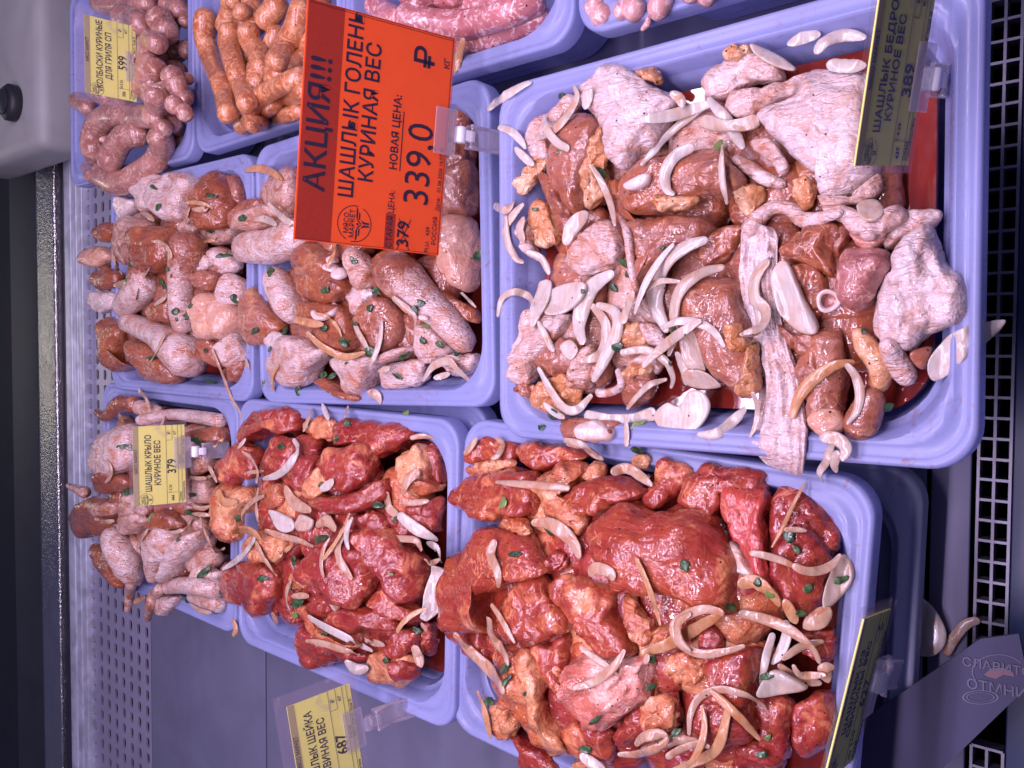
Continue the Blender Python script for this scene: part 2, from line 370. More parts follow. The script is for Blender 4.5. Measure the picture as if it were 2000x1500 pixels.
# back rail and what lies behind it
rail = empty('back_rail', (XU(148, 0), 0, 0), 'pale metal channel rail along the back edge of the perforated deck', 'rail')
for u0, u1, z1 in ((130, 142, 0.014), (143.5, 153, 0.012), (155, 164, 0.010)):
    box('rib', XU(u0, z1), XU(u1, z1), -1.3, 1.3, -0.02, z1, 'rail_white', rail, 0.0015)
box('web', XU(131, 0.006), XU(163, 0.006), -1.3, 1.3, -0.02, 0.006, 'rail_dark', rail)
ledge = empty('back_ledge', (XU(80, 0), 0, 0), 'dark ledge with hammered silver foil strip behind the rail', 'ledge')
box('inner_step', XU(111, 0.008), XU(128, 0.008), -1.3, 1.3, -0.02, 0.008, 'rail_dark', ledge, 0.002)
box('foil_strip', XU(76, 0.016), XU(110, 0.016), -1.3, 1.3, -0.02, 0.016, 'foil', ledge, 0.004)
box('back_panel', XU(24, 0.012), XU(75, 0.012), -1.3, 1.3, -0.02, 0.012, 'dark_panel', ledge, 0.003)
struct(box('shop_floor', -6, XU(20, 0.012), -3, 3, -0.6, -0.5, 'dark_panel'))
def cyl(name, p0, p1, r, mat, parent=None, n=20, r2=None):
    p0 = np.array(p0, float); p1 = np.array(p1, float); d = p1 - p0; d /= np.linalg.norm(d)
    a = np.cross(d, [0, 0, 1.0] if abs(d[2]) < 0.9 else [1.0, 0, 0]); a /= np.linalg.norm(a); b = np.cross(d, a)
    r2 = r if r2 is None else r2; V = []; Fc = []
    bv = min(r, r2) * 0.18
    L = np.linalg.norm(p1 - p0)
    for t, rr in ((0, r - bv), (bv, r), (L - bv, r2), (L, r2 - bv)):
        for i in range(n):
            q = 2 * math.pi * i / n; V.append(p0 + d * t + rr * (a * math.cos(q) + b * math.sin(q)))
    for k in range(3):
        for i in range(n):
            j = (i + 1) % n; Fc.append((k * n + i, k * n + j, (k + 1) * n + j, (k + 1) * n + i))
    Fc += [tuple(range(n))[::-1], tuple(range(3 * n, 4 * n))]
    o = raw(name, V, Fc, mat, parent)
    try: o.data.set_sharp_from_angle(angle=0.9)
    except Exception: pass
    return o
# weighing scale and its bracket
ZS = 0.11
def YV(u, v, z): return float(at(np.array([[u, v]]), np.array([z]))[0, 1])
sc_ = empty('weighing_scale', (XU(20, ZS), YV(40, 150, ZS), 0.02), 'beige weighing machine with a black knob standing behind the counter', 'scale')
box('body', XU(-60, ZS), XU(84, ZS), YV(40, 300, ZS), 0.80, 0.03, ZS, 'scale_body', sc_, 0.02)
kx, ky = XU(4, ZS + 0.02, 195), YV(4, 197, ZS + 0.02)
cyl('knob', (kx, ky, ZS - 0.003), (kx, ky, ZS + 0.018), 0.028, 'black_rubber', sc_, 28)
cyl('knob_cap', (kx, ky, ZS + 0.017), (kx, ky, ZS + 0.022), 0.020, 'black_rubber', sc_, 28)
ZB = 0.024
br = empty('steel_bracket', (XU(105, ZB), YV(105, 120, ZB), 0.016), 'dark steel angle bracket with two screws at the end of the foil strip', 'bracket')
box('plate', XU(86, ZB), XU(126, ZB), YV(105, 240, ZB), 0.70, 0.0165, ZB, 'bracket_steel', br, 0.002)
for vv in (38, 200):
    cx_, cy_ = XU(110, ZB, vv), YV(110, vv, ZB)
    s_ = cyl('screw', (cx_, cy_, ZB - 0.001), (cx_, cy_, ZB + 0.005), 0.013, 'bracket_steel', br, 20)
    box('slot', cx_ - 0.010, cx_ + 0.010, cy_ - 0.002, cy_ + 0.002, ZB + 0.0045, ZB + 0.0056, 'black_rubber', s_)

# front air grille
def grille(y0, y1, label):
    g = empty('air_grille', (-0.10, (y0 + y1) / 2, 0), label, 'grille', 'air grilles along the front edge')
    xs = (-0.108, -0.0988, -0.0895)
    for x in xs: box('long_bar', x - 0.0009, x + 0.0009, y0, y1, -0.012, 0.0, 'grille_paint', g)
    n = int(round((y1 - y0) / 0.0138)); src = None
    for i in range(n + 1):
        y = y0 + (y1 - y0) * i / n
        if src is None: src = box('cross_bar', -0.108, -0.0895, y - 0.0009, y + 0.0009, -0.0115, -0.0003, 'grille_paint', g); yb = y
        else:
            c = src.copy(); COL.objects.link(c); c.parent = g; c.location = src.location + Vector((0, y - yb, 0))
    return g
grille(-0.218, 0.30, 'long pale wire air grille beside the tray of chicken thighs')
grille(-0.36, -0.262, 'short pale wire air grille beyond the grey divider strip')
struct(box('front_panel', -0.0885, 0.3, DY0, DY1, -0.05, -0.002, 'blue_panel', bev=0.001))

# ------------------------------------------------------------------ trays
def rrect(hx, hy, r, n=8):
    o = []
    for cx, cy, a0 in ((hx - r, hy - r, 0), (-hx + r, hy - r, 90), (-hx + r, -hy + r, 180), (hx - r, -hy + r, 270)):
        for i in range(n + 1):
            a = math.radians(a0 + 90 * i / n); o.append((cx + r * math.cos(a), cy + r * math.sin(a)))
    return o
def tray_mesh(lx, ly, depth):
    hx, hy = lx / 2, ly / 2
    prof = [(0.0305, -depth), (0.0235, -0.045), (0.0165, -0.0175), (0.0015, -0.0165), (0.0, -0.0155), (0.0, -0.0025), (0.0008, -0.0006), (0.002, 0.0), (0.0042, 0.0), (0.0050, -0.0010), (0.0066, -0.0014), (0.0112, -0.0014), (0.0120, -0.0006), (0.0131, -0.0008),
            (0.0146, -0.0035), (0.0180, -0.0130), (0.0186, -0.0150), (0.0212, -0.0165), (0.0262, -0.046), (0.031, -depth + 0.012), (0.036, -depth + 0.0045), (0.044, -depth + 0.003)]
    V = []; Fc = []; loops = []
    for ins, z in prof:
        r = max(0.012, 0.024 + (0.018 if ins > 0.012 else 0.0) - ins * 0.1)
        lp = rrect(hx - ins, hy - ins, r); loops.append(len(V)); V += [(x, y, z) for x, y in lp]
    n = len(lp)
    for k in range(len(prof) - 1):
        for i in range(n):
            j = (i + 1) % n; a, b = loops[k], loops[k + 1]; Fc.append((a + i, a + j, b + j, b + i))
    Fc.append(tuple(loops[-1] + i for i in range(n))); Fc.append(tuple(loops[0] + i for i in range(n))[::-1])
    return np.array(V), Fc
GX0, GY0, CS = -1.55, -0.60, 0.0025
GNX, GNY = 680, 520
HM = np.full((GNX, GNY), 0.114)      # food that overhangs a rim is held at rim height
gx = GX0 + CS * (np.arange(GNX) + 0.5); gy = GY0 + CS * (np.arange(GNY) + 0.5)
GXX, GYY = np.meshgrid(gx, gy, indexing='ij')
TR = {}
TM = {}
def tray(key, cx, cy, rot, z, label, lx=0.325, ly=0.265, depth=0.108, dome=None, group='frosted plastic trays of meat in the counter', mat='tray_plastic'):
    k = (lx, ly, depth, mat)
    if k not in TM:
        V, Fc = tray_mesh(lx, ly, depth); o = raw('food_tray', V, Fc, mat, loc=np.zeros(3)); TM[k] = o.data
        try: o.data.set_sharp_from_angle(angle=0.9)
        except Exception: pass
    else: o = bpy.data.objects.new('food_tray', TM[k]); COL.objects.link(o)
    o.location = (cx, cy, z); o.rotation_euler = (0, 0, rot); tag(o, label, 'tray', group)
    c, s_ = math.cos(rot), math.sin(rot)
    lxg = (GXX - cx) * c + (GYY - cy) * s_; lyg = -(GXX - cx) * s_ + (GYY - cy) * c
    TR[key] = dict(cx=cx, cy=cy, rot=rot, z=z, lx=lx, ly=ly, o=o)
    if dome is None: return o
    ix = np.abs(lxg) - (lx / 2 - 0.0125); iy = np.abs(lyg) - (ly / 2 - 0.0125)
    rim = (np.abs(lxg) < lx / 2) & (np.abs(lyg) < ly / 2); ins = (ix < 0) & (iy < 0)
    lo, hi = dome
    q = np.clip(1 - (lxg / (lx / 2 - 0.012)) ** 2, 0, 1) * np.clip(1 - (lyg / (ly / 2 - 0.012)) ** 2, 0, 1)
    HM[rim] = np.maximum(HM[rim], z)
    HM[ins] = (lo + (hi - lo) * q ** 0.5)[ins]
    return o
T = tray
# nested empty trays peeking out below
T('n9', -0.622, -0.172, -0.019, 0.097, 'empty frosted tray nested under the tray of pork cubes with onion', group='empty trays under full ones')
T('n10', XU(1790, 0.046, 1050) - 0.1625, -0.200, -0.03, 0.046, 'low grey empty tray half hidden under the big pork tray', depth=0.04, group='empty trays under full ones', mat='lid_plastic')
T('T1', -1.045, 0.357, -0.015, 0.120, 'frosted tray of brown chicken sausage coils beside the scale', dome=(0.098, 0.118))
T('T2', -0.748, 0.388, 0.02, 0.121, 'frosted tray of long orange sausages behind the orange sign', 0.265, 0.325, dome=(0.092, 0.112))
T('T3', -0.487, 0.392, 0.0, 0.120, 'frosted tray of marbled pink sausages beside the orange sign', 0.265, 0.325, dome=(0.098, 0.115))
T('T4', -0.219, 0.392, 0.0, 0.121, 'frosted tray of short pale sausages beside the chicken thighs', 0.265, 0.325, dome=(0.098, 0.115))
T('T5', -0.930, 0.0817, -0.0143, 0.120, 'frosted tray of chicken drumsticks next to the perforated deck', dome=(0.098, 0.138))
T('T8', -0.9685, -0.1775, -0.0288, 0.117, 'frosted tray heaped with brown marinated chicken wings', dome=(0.104, 0.145))
T('T6', -0.5931, 0.0848, 0.0299, 0.123, 'frosted tray of chicken drumsticks under the orange sign', dome=(0.100, 0.132))
T('T9', -0.6296, -0.1842, -0.0191, 0.1244, 'frosted tray heaped with dark red pork cubes and onion', dome=(0.104, 0.150))
T('T10', -0.3081, -0.1944, -0.0619, 0.1205, 'frosted tray heaped with glossy pork neck pieces', dome=(0.102, 0.155))
T('T7', -0.2472, 0.0707, 0.0093, 0.1402, 'frosted tray of skin-on chicken thighs in red juice', dome=(0.124, 0.138))
def liquid(key, z, label):
    t = TR[key]; lp = rrect(t['lx'] / 2 - 0.027, t['ly'] / 2 - 0.027, 0.035)
    c, s_ = math.cos(t['rot']), math.sin(t['rot']); V = []; Fc = []
    for zz in (z - 0.006, z): V += [(t['cx'] + x * c - y * s_, t['cy'] + x * s_ + y * c, zz) for x, y in lp]
    n = len(lp); Fc = [tuple(range(n))[::-1], tuple(range(n, 2 * n))] + [(i, (i + 1) % n, n + (i + 1) % n, n + i) for i in range(n)]
    o = raw('marinade', V, Fc, 'juice', smooth=False); o['kind'] = 'stuff'; tag(o, label, 'marinade')
liquid('T7', 0.1165, 'pool of clear red marinade around the chicken thighs')
for k, lab in (('T5', 'red marinade under the drumsticks by the perforated deck'), ('T6', 'red marinade under the drumsticks below the orange sign'), ('T8', 'brown marinade under the chicken wings'),
               ('T9', 'red marinade under the dark pork cubes'), ('T10', 'red marinade under the glossy pork neck')):
    liquid(k, TR[k]['z'] - 0.036, lab)

# ------------------------------------------------------------------ stacking on a height field
def blur(a, n):
    for ax in (0, 1):
        p = np.concatenate([np.repeat(np.take(a, [0], ax), n, ax), a, np.repeat(np.take(a, [-1], ax), n, ax)], ax)
        c = np.cumsum(np.concatenate([np.zeros_like(np.take(p, [0], ax)), p], ax), ax)
        m = 2 * n + 1; L = a.shape[ax]
        a = (np.take(c, range(m, m + L), ax) - np.take(c, range(0, L), ax)) / m
    return a
def maxf(a, n):
    for ax in (0, 1):
        o = a.copy()
        for k in range(1, n + 1): o = np.maximum(o, np.maximum(np.roll(a, k, ax), np.roll(a, -k, ax)))
        a = o
    return a
def window(x0, x1, y0, y1, pad=0.012):
    i0 = max(0, int((x0 - pad - GX0) / CS)); i1 = min(GNX, int((x1 + pad - GX0) / CS) + 2)
    j0 = max(0, int((y0 - pad - GY0) / CS)); j1 = min(GNY, int((y1 + pad - GY0) / CS) + 2)
    return i0, max(i1, i0 + 2), j0, max(j1, j0 + 2)
def samp(A, i0, j0, x, y):
    fi = np.clip((x - GX0) / CS - 0.5 - i0, 0, A.shape[0] - 1.001); fj = np.clip((y - GY0) / CS - 0.5 - j0, 0, A.shape[1] - 1.001)
    i = fi.astype(int); j = fj.astype(int); a = fi - i; b = fj - j
    return A[i, j] * (1 - a) * (1 - b) + A[i + 1, j] * a * (1 - b) + A[i, j + 1] * (1 - a) * b + A[i + 1, j + 1] * a * b
def inpoly(P, X, Y):
    r = np.zeros(X.shape, bool); n = len(P)
    for i in range(n):
        x1, y1 = P[i]; x2, y2 = P[(i + 1) % n]
        if abs(y2 - y1) < 1e-12: continue
        c = ((y1 > Y) != (y2 > Y)) & (X < (x2 - x1) * (Y - y1) / (y2 - y1) + x1); r ^= c
    return r
def stamp(grid):     # grid: (a, b, 3) vertex lattice; raises the height field
    a, b, _ = grid.shape; P = []
    for s in (0, 0.33, 0.67):
        g = grid[:-1] * (1 - s) + grid[1:] * s
        for t in (0, 0.33, 0.67): P.append((g * (1 - t) + np.roll(g, -1, 1) * t).reshape(-1, 3))
    P = np.concatenate(P)
    i = ((P[:, 0] - GX0) / CS).astype(int); j = ((P[:, 1] - GY0) / CS).astype(int)
    ok = (i >= 0) & (i < GNX) & (j >= 0) & (j < GNY)
    np.maximum.at(HM, (i[ok], j[ok]), P[ok, 2])
def closed_spline(p, n):
    m = len(p); out = []
    seg = np.linalg.norm(np.roll(p, -1, 0) - p, axis=1); cum = np.concatenate([[0], np.cumsum(seg)]); tot = cum[-1]
    for q in np.linspace(0, tot, n, endpoint=False):
        i = min(np.searchsorted(cum, q, 'right') - 1, m - 1); t = (q - cum[i]) / max(seg[i], 1e-9)
        p0, p1, p2, p3 = p[i - 1], p[i], p[(i + 1) % m], p[(i + 2) % m]
        out.append(0.5 * ((2 * p1) + (p2 - p0) * t + (2 * p0 - 5 * p1 + 4 * p2 - p3) * t * t + (3 * p1 - p0 - 3 * p2 + p3) * t ** 3))
    return np.array(out)
def open_spline(p, n):
    m = len(p)
    if m == 2: p = np.array([p[0], p.mean(0), p[1]]); m = 3
    seg = np.linalg.norm(p[1:] - p[:-1], axis=1); cum = np.concatenate([[0], np.cumsum(seg)]); out = []; tt = []
    for q in np.linspace(0, cum[-1], n):
        i = min(np.searchsorted(cum, q, 'right') - 1, m - 2); t = (q - cum[i]) / max(seg[i], 1e-9)
        p0 = p[i - 1] if i > 0 else 2 * p[0] - p[1]; p1, p2 = p[i], p[i + 1]; p3 = p[i + 2] if i + 2 < m else 2 * p[-1] - p[-2]
        out.append(0.5 * ((2 * p1) + (p2 - p0) * t + (2 * p0 - 5 * p1 + 4 * p2 - p3) * t * t + (3 * p1 - p0 - 3 * p2 + p3) * t ** 3)); tt.append(i + t)
    return np.array(out), np.array(tt)

SEED = [0]
def lattice_faces(a, b, cap=True):
    Fc = []
    for i in range(a - 1):
        for j in range(b):
            k = (j + 1) % b; Fc.append((i * b + j, i * b + k, (i + 1) * b + k, (i + 1) * b + j))
    if cap: Fc += [tuple(range(b))[::-1], tuple(range((a - 1) * b, a * b))]
    return Fc

ZONES = {}
def zone(key, x, y):
    t = TR[key]; c, s_ = math.cos(t['rot']), math.sin(t['rot']); a = ((x - t['cx']) * c + (y - t['cy']) * s_) / (t['lx'] / 2); b_ = (-(x - t['cx']) * s_ + (y - t['cy']) * c) / (t['ly'] / 2)
    zz = ZONES.get(key)
    if not zz: return ''
    if max(abs(a), abs(b_)) < 0.42: return zz[4]
    return zz[(1 if a > 0 else 0) if abs(a) > abs(b_) else (3 if b_ > 0 else 2)]
def place(name, grid, mat, th, info, attr=None):
    a, b, _ = grid.shape
    par = None
    V = grid.reshape(-1, 3)
    if th is not None:
        if th not in THINGS:
            nm, lab, cat, grp = TH[th]
            THINGS[th] = empty(nm, (*V[:, :2].mean(0), V[:, 2].min()), lab, cat, grp)
        par = THINGS[th]
    o = raw(name, V, lattice_faces(a, b), mat, par, attr=attr)
    if th is None:
        lab, cat, grp = (*info, None)[:3]
        if '@' in lab:
            lab, key = lab.split('@'); c = V.mean(0); ex = np.sort(np.ptp(V[:, :2], axis=0)); sz = math.sqrt(ex[0] * ex[1])
            if cat != 'herb':
                lim = {'onion': (0.022, 0.036), 'sausage': (0.035, 0.06)}.get(cat, (0.034, 0.055))
                asp = np.linalg.eigvalsh(np.cov(V[:, :2].T)); asp = math.sqrt(asp[1] / max(asp[0], 1e-12))
                lab = (('long ' if asp > 1.75 else 'chunky ' if asp < 1.25 else '') if cat in ('pork', 'chicken', 'wing') else '') + lab
                lab = ('small ' if sz < lim[0] else 'large ' if sz > lim[1] else '') + lab
            lab = lab + ' ' + zone(key, c[0], c[1])
        tag(o, lab.strip(), cat, grp)
    stamp(grid)
    return o

def blob(name, mat, uv, info=None, t=None, th=None, drape=0.35, sink=0.4, e=0.62, amp=0.09, freq=1.6, ridge=0.0, crease=2.2, res=None, world=None, q=45, jag=0.0, split=None, zoff=0.0, zc=None):
    SEED[0] += 1; sd = SEED[0]
    n = res or 56
    if world is None: o = closed_spline(uv, n); z = 0.13
    for it in range(4):
        W = at(o, z)[:, :2] if world is None else closed_spline(np.asarray(world), n)
        i0, i1, j0, j1 = window(W[:, 0].min(), W[:, 0].max(), W[:, 1].min(), W[:, 1].max())
        A = HM[i0:i1, j0:j1]; X = GXX[i0:i1, j0:j1]; Y = GYY[i0:i1, j0:j1]
        m = inpoly(W, X, Y)
        if m.sum() < 3: m = np.ones_like(A, bool)
        z = float(np.percentile(A[m], 60))
    area = 0.5 * abs(np.dot(W[:, 0], np.roll(W[:, 1], -1)) - np.dot(W[:, 1], np.roll(W[:, 0], -1)))
    size = math.sqrt(area)
    th_ = np.clip(0.62 * size, 0.008, 0.042) if t is None else t / 1000
    S = blur(A, 3); x = X[m]; y = Y[m]; zz = S[m]; xm, ym = x.mean(), y.mean()
    G = np.stack([np.ones_like(x), x - xm, y - ym], 1)
    a, b, c = np.linalg.lstsq(G, zz, rcond=None)[0] if m.sum() > 8 else (zz.mean(), 0, 0)
    sl = math.hypot(b, c); k = min(1, 0.45 / max(sl, 1e-6)) * 0.8; b *= k; c *= k
    r = zz - (a + b * (x - xm) + c * (y - ym)); a += np.percentile(r, q) + th_ * (0.5 - sink) + zoff
    if zc is not None: a = zc; b = c = 0
    a0 = a - b * xm - c * ym
    O = on_plane(o, a0, b, c) if world is None else np.c_[W, a0 + b * W[:, 0] + c * W[:, 1]]
    C = O.mean(0); nl = max(12, n // 3)
    if jag:
        d = O - C; an = np.linspace(0, 2 * math.pi, len(O), endpoint=False)
        O = C + d * (1 + jag * fbm(np.stack([np.cos(an) * 3, np.sin(an) * 3, np.full(len(O), sd)], 1), sd))[:, None]
    grid = np.zeros((nl, n, 3)); ph = np.linspace(-math.pi / 2 * 0.98, math.pi / 2 * 0.98, nl)
    bl = blur(A, 2) if drape > 0.6 else blur(A, 4)
    for i, p in enumerate(ph):
        rho = abs(math.cos(p)) ** e; hz = math.copysign(abs(math.sin(p)) ** (0.8 if e < 0.8 else 1), p) * th_ / 2
        g = C + (O - C) * rho; g = g + np.array([0, 0, hz]); grid[i] = g
    fl = grid.reshape(-1, 3)
    if drape:
        base = a0 + b * fl[:, 0] + c * fl[:, 1] - th_ * (0.5 - sink)
        fl[:, 2] += drape * np.clip(samp(bl, i0, j0, fl[:, 0], fl[:, 1]) - base, -0.02, 0.025)
    pn = (fl - C) / size * freq + sd * 3.7
    d = np.stack([fbm(pn, sd + 1), fbm(pn, sd + 2), fbm(pn, sd + 3) * 1.15], 1)
    fl += d * amp * size * (1 if th_ > 0.01 else 0.45)
    if crease and th_ > 0.01:
        cn_ = vnoise(fl * 34 + sd * 1.9, sd + 21) + 0.4 * vnoise(fl * 80 + sd, sd + 22); cr_ = np.clip(1 - np.abs(cn_) * 5, 0, 1) ** 1.5
        dr_ = fl - (C - np.array([0, 0, th_ * 0.4])); dr_ /= np.linalg.norm(dr_, axis=1)[:, None] + 1e-9
        fl -= dr_ * (cr_ * crease / 1000)[:, None]
        fl += dr_ * (0.0009 * fbm(fl * 120 + sd, sd + 31, 2))[:, None]
    if ridge:
        an = rng.uniform(0, math.pi); ca, sa = math.cos(an), math.sin(an); L = (fl - C)
        s1 = L[:, 0] * ca + L[:, 1] * sa; s2 = -L[:, 0] * sa + L[:, 1] * ca
        wv = fbm(np.stack([s1 * 22, s2 * 75, np.full(len(fl), sd * 1.3)], 1), sd + 9, 3)
        rd = 1 - np.abs(wv) * 2.6
        fl[:, 2] += ridge / 1000 * rd * (fl[:, 2] > C[2] - th_ * 0.4)
    at_ = None
    if split is not None:
        dx, dy, off = split; L = (fl - C)[:, :2] / size; at_ = 0.5 + 1.6 * (L[:, 0] * dx + L[:, 1] * dy + off)
    return place(name, fl.reshape(nl, n, 3), mat, th, info, at_)

def sweep(name, mat, uv, wid, info=None, th=None, flat=1.0, lift=0.55, roll=0.0, bow=0.0, amp=0.04, n=None, m=16, taper=0.35, sq=1.0, smooth=3, rnd=True, mixf=None, zoff=0.0, zc=None, capk=1.0, drop=0.004):
    SEED[0] += 1; sd = SEED[0]
    L = np.linalg.norm(uv[1:] - uv[:-1], axis=1).sum(); wid = np.atleast_1d(np.asarray(wid, float)); mw = wid.mean()
    n = n or int(np.clip(L / max(mw, 8) * 7, 14, 60))
    c, tt = open_spline(uv, n); wd = np.interp(np.linspace(0, 1, n), np.linspace(0, 1, len(wid)), wid) if len(wid) > 1 else np.full(n, wid[0])
    if zc is not None: z = np.full(n, zc)
    else:
        z = np.full(n, 0.14)
        for it in range(4):
            P = at(c, z); dist = np.linalg.norm(P - np.array([0, 0, H]), axis=1); r = wd / 2 * dist / F
            i0, i1, j0, j1 = window(P[:, 0].min(), P[:, 0].max(), P[:, 1].min(), P[:, 1].max(), 0.02)
            A = HM[i0:i1, j0:j1]; A = blur(maxf(A, 2), 1) if sq < 1 else blur(A, 1); h = samp(A, i0, j0, P[:, 0], P[:, 1])
            lo = h.copy()
            for _ in range(smooth): lo = np.convolve(np.pad(lo, 2, 'edge'), np.ones(5) / 5, 'valid')
            z0 = np.maximum(lo, h - drop) + r * flat * lift + zoff; z = z0
            for _ in range(2): z = np.convolve(np.pad(z, 2, 'edge'), np.ones(5) / 5, 'valid')
            z = z + np.clip(np.percentile(z0 - z, 80), 0, 0.006)
    P = at(c, z); dist = np.linalg.norm(P - np.array([0, 0, H]), axis=1); r = wd / 2 * dist / F
    Tn = np.gradient(P, axis=0); Tn /= np.linalg.norm(Tn, axis=1)[:, None]
    up = np.array([0, 0, 1.0]); S = np.cross(Tn, up); S /= np.maximum(np.linalg.norm(S, axis=1), 1e-6)[:, None]; U = np.cross(S, Tn)
    s = np.linspace(0, 1, n); cap = np.clip(np.minimum(np.arange(n), np.arange(n)[::-1]), 0, 99)
    arc = np.concatenate([[0], np.cumsum(np.linalg.norm(P[1:] - P[:-1], axis=1))]); de = np.minimum(arc, arc[-1] - arc)
    k = np.clip(de / (r * capk if rnd else r * capk * 1.5 + 1e-6), 0, 1); end = np.sqrt(np.clip(1 - (1 - k) ** 2, 0, 1)) if rnd else (taper + (1 - taper) * k)
    end = np.maximum(end, 0.06)
    an = np.linspace(0, 2 * math.pi, m, endpoint=False); grid = np.zeros((n, m, 3))
    rl = roll + 0.35 * fbm(np.stack([s * 2.5, s * 0 + sd, s * 0], 1), sd)
    for i in range(n):
        cr, sr = math.cos(rl[i]), math.sin(rl[i]); Si = S[i] * cr + U[i] * sr; Ui = -S[i] * sr + U[i] * cr
        rr = r[i] * end[i]; fl_ = flat * (end[i] ** 0.3 if flat < 0.6 else 1)
        ca = np.sign(np.cos(an)) * np.abs(np.cos(an)) ** sq; sa = np.sign(np.sin(an)) * np.abs(np.sin(an)) ** sq
        grid[i] = P[i] + np.outer(ca * rr, Si) + np.outer(sa * rr * fl_ - bow * rr * ca ** 2, Ui)
    fl = grid.reshape(-1, 3); R = r.mean()
    pn = fl / (R * 1.6) + sd * 2.1
    d = np.stack([fbm(pn, sd + 1, 2), fbm(pn, sd + 2, 2), fbm(pn, sd + 3, 2)], 1); fl += d * amp * R
    at_ = None
    if mixf is not None: at_ = np.repeat(np.array([mixf(q) for q in s]), m)
    return place(name, fl.reshape(n, m, 3), mat, th, info, at_)

# ------------------------------------------------------------------ filling the trays
WHERE = {'T5': 'the drumstick tray by the perforated deck', 'T6': 'the drumstick tray under the orange sign', 'T7': 'the chicken thigh tray', 'T8': 'the chicken wing tray',
         'T9': 'the dark red pork tray', 'T10': 'the glossy pork neck tray', 'T1': 'the brown sausage coil tray', 'T2': 'the orange sausage tray', 'T3': 'the marbled pink sausage tray', 'T4': 'the short pale sausage tray'}
def fillers(key, name, cat, mats, n, lo, hi, info):
    t = TR[key]; c, s_ = math.cos(t['rot']), math.sin(t['rot'])
    nx = int(round(math.sqrt(n * t['lx'] / t['ly']))); ny = int(round(n / nx))
    spots = [((i + 0.5) / nx, (j + 0.5) / ny) for i in range(nx) for j in range(ny)]; random.shuffle(spots)
    for k, (a, b) in enumerate(spots):
        r = random.uniform(lo, hi) / 2
        hx, hy = t['lx'] / 2 - 0.020 - r * 0.9, t['ly'] / 2 - 0.020 - r * 0.9
        x = (a * 2 - 1) * hx + random.uniform(-.008, .008); y = (b * 2 - 1) * hy + random.uniform(-.008, .008)
        X = t['cx'] + x * c - y * s_; Y = t['cy'] + x * s_ + y * c; a0 = random.uniform(0, 6.28); el = random.uniform(0.7, 1.0)
        W = []
        for q in range(8):
            an = q * math.pi / 4; rr = r * random.uniform(0.85, 1.1); u_, v_ = rr * math.cos(an), rr * el * math.sin(an)
            W.append((X + u_ * math.cos(a0) - v_ * math.sin(a0), Y + u_ * math.sin(a0) + v_ * math.cos(a0)))
        m = random.choice(mats)
        blob(name, m, None, (info[0].replace(' in %s', '') + '@' + key, cat, info[1] + ' in ' + WHERE[key]), world=W, t=26, sink=0.9, q=50, res=40, drape=0.3)
ZONES.update({
 'T1': ('among sausage coils by the 599 tag', 'among sausage coils by the orange sausages', 'among sausage coils by the drumsticks', 'among sausage coils by the scale', 'amid the sausage coils'),
 'T2': ('by the sausage coils', 'behind the orange sign', 'near the drumstick trays', 'at the far tray end', 'amid the orange sausages'),
 'T3': ('near the orange sausages', 'beside the pale sausages', 'above the orange sign clip', 'at the far tray end', 'amid the pink sausages'),
 'T4': ('beside the pink sausages', 'towards the air grille', 'beside the thigh tray', 'at the far tray end', 'amid the pale sausages'),
 'T5': ('on drumsticks beside the perforated deck', 'on back drumsticks beside the next tray', 'on drumsticks beside the wings', 'on drumsticks beside the sausage coils', 'amid the back drumsticks'),
 'T6': ('on front drumsticks beside the back drumsticks', 'on drumsticks beside the thigh tray', 'on drumsticks beside the dark pork', 'on drumsticks under the orange sign', 'amid the front drumsticks'),
 'T7': ('on thighs beside the drumsticks', 'on thighs beside the air grille', 'on thighs beside the pork neck', 'on thighs beside the pale sausages', 'amid the thighs'),
 'T8': ('on wings beside the perforated deck', 'on wings beside the pork cubes', 'on wings over the bare deck', 'on wings beside the drumsticks', 'amid the wings'),
 'T9': ('on dark pork beside the wings', 'on dark pork beside the pork neck', 'on dark pork near the 687 tag', 'on dark pork beside the drumsticks', 'atop the dark pork heap'),
 'T10': ('on pork neck beside the dark pork', 'on pork neck near the smeared tag', 'on pork neck beside the bare deck', 'on pork neck beside the thighs', 'atop the pork neck heap')})
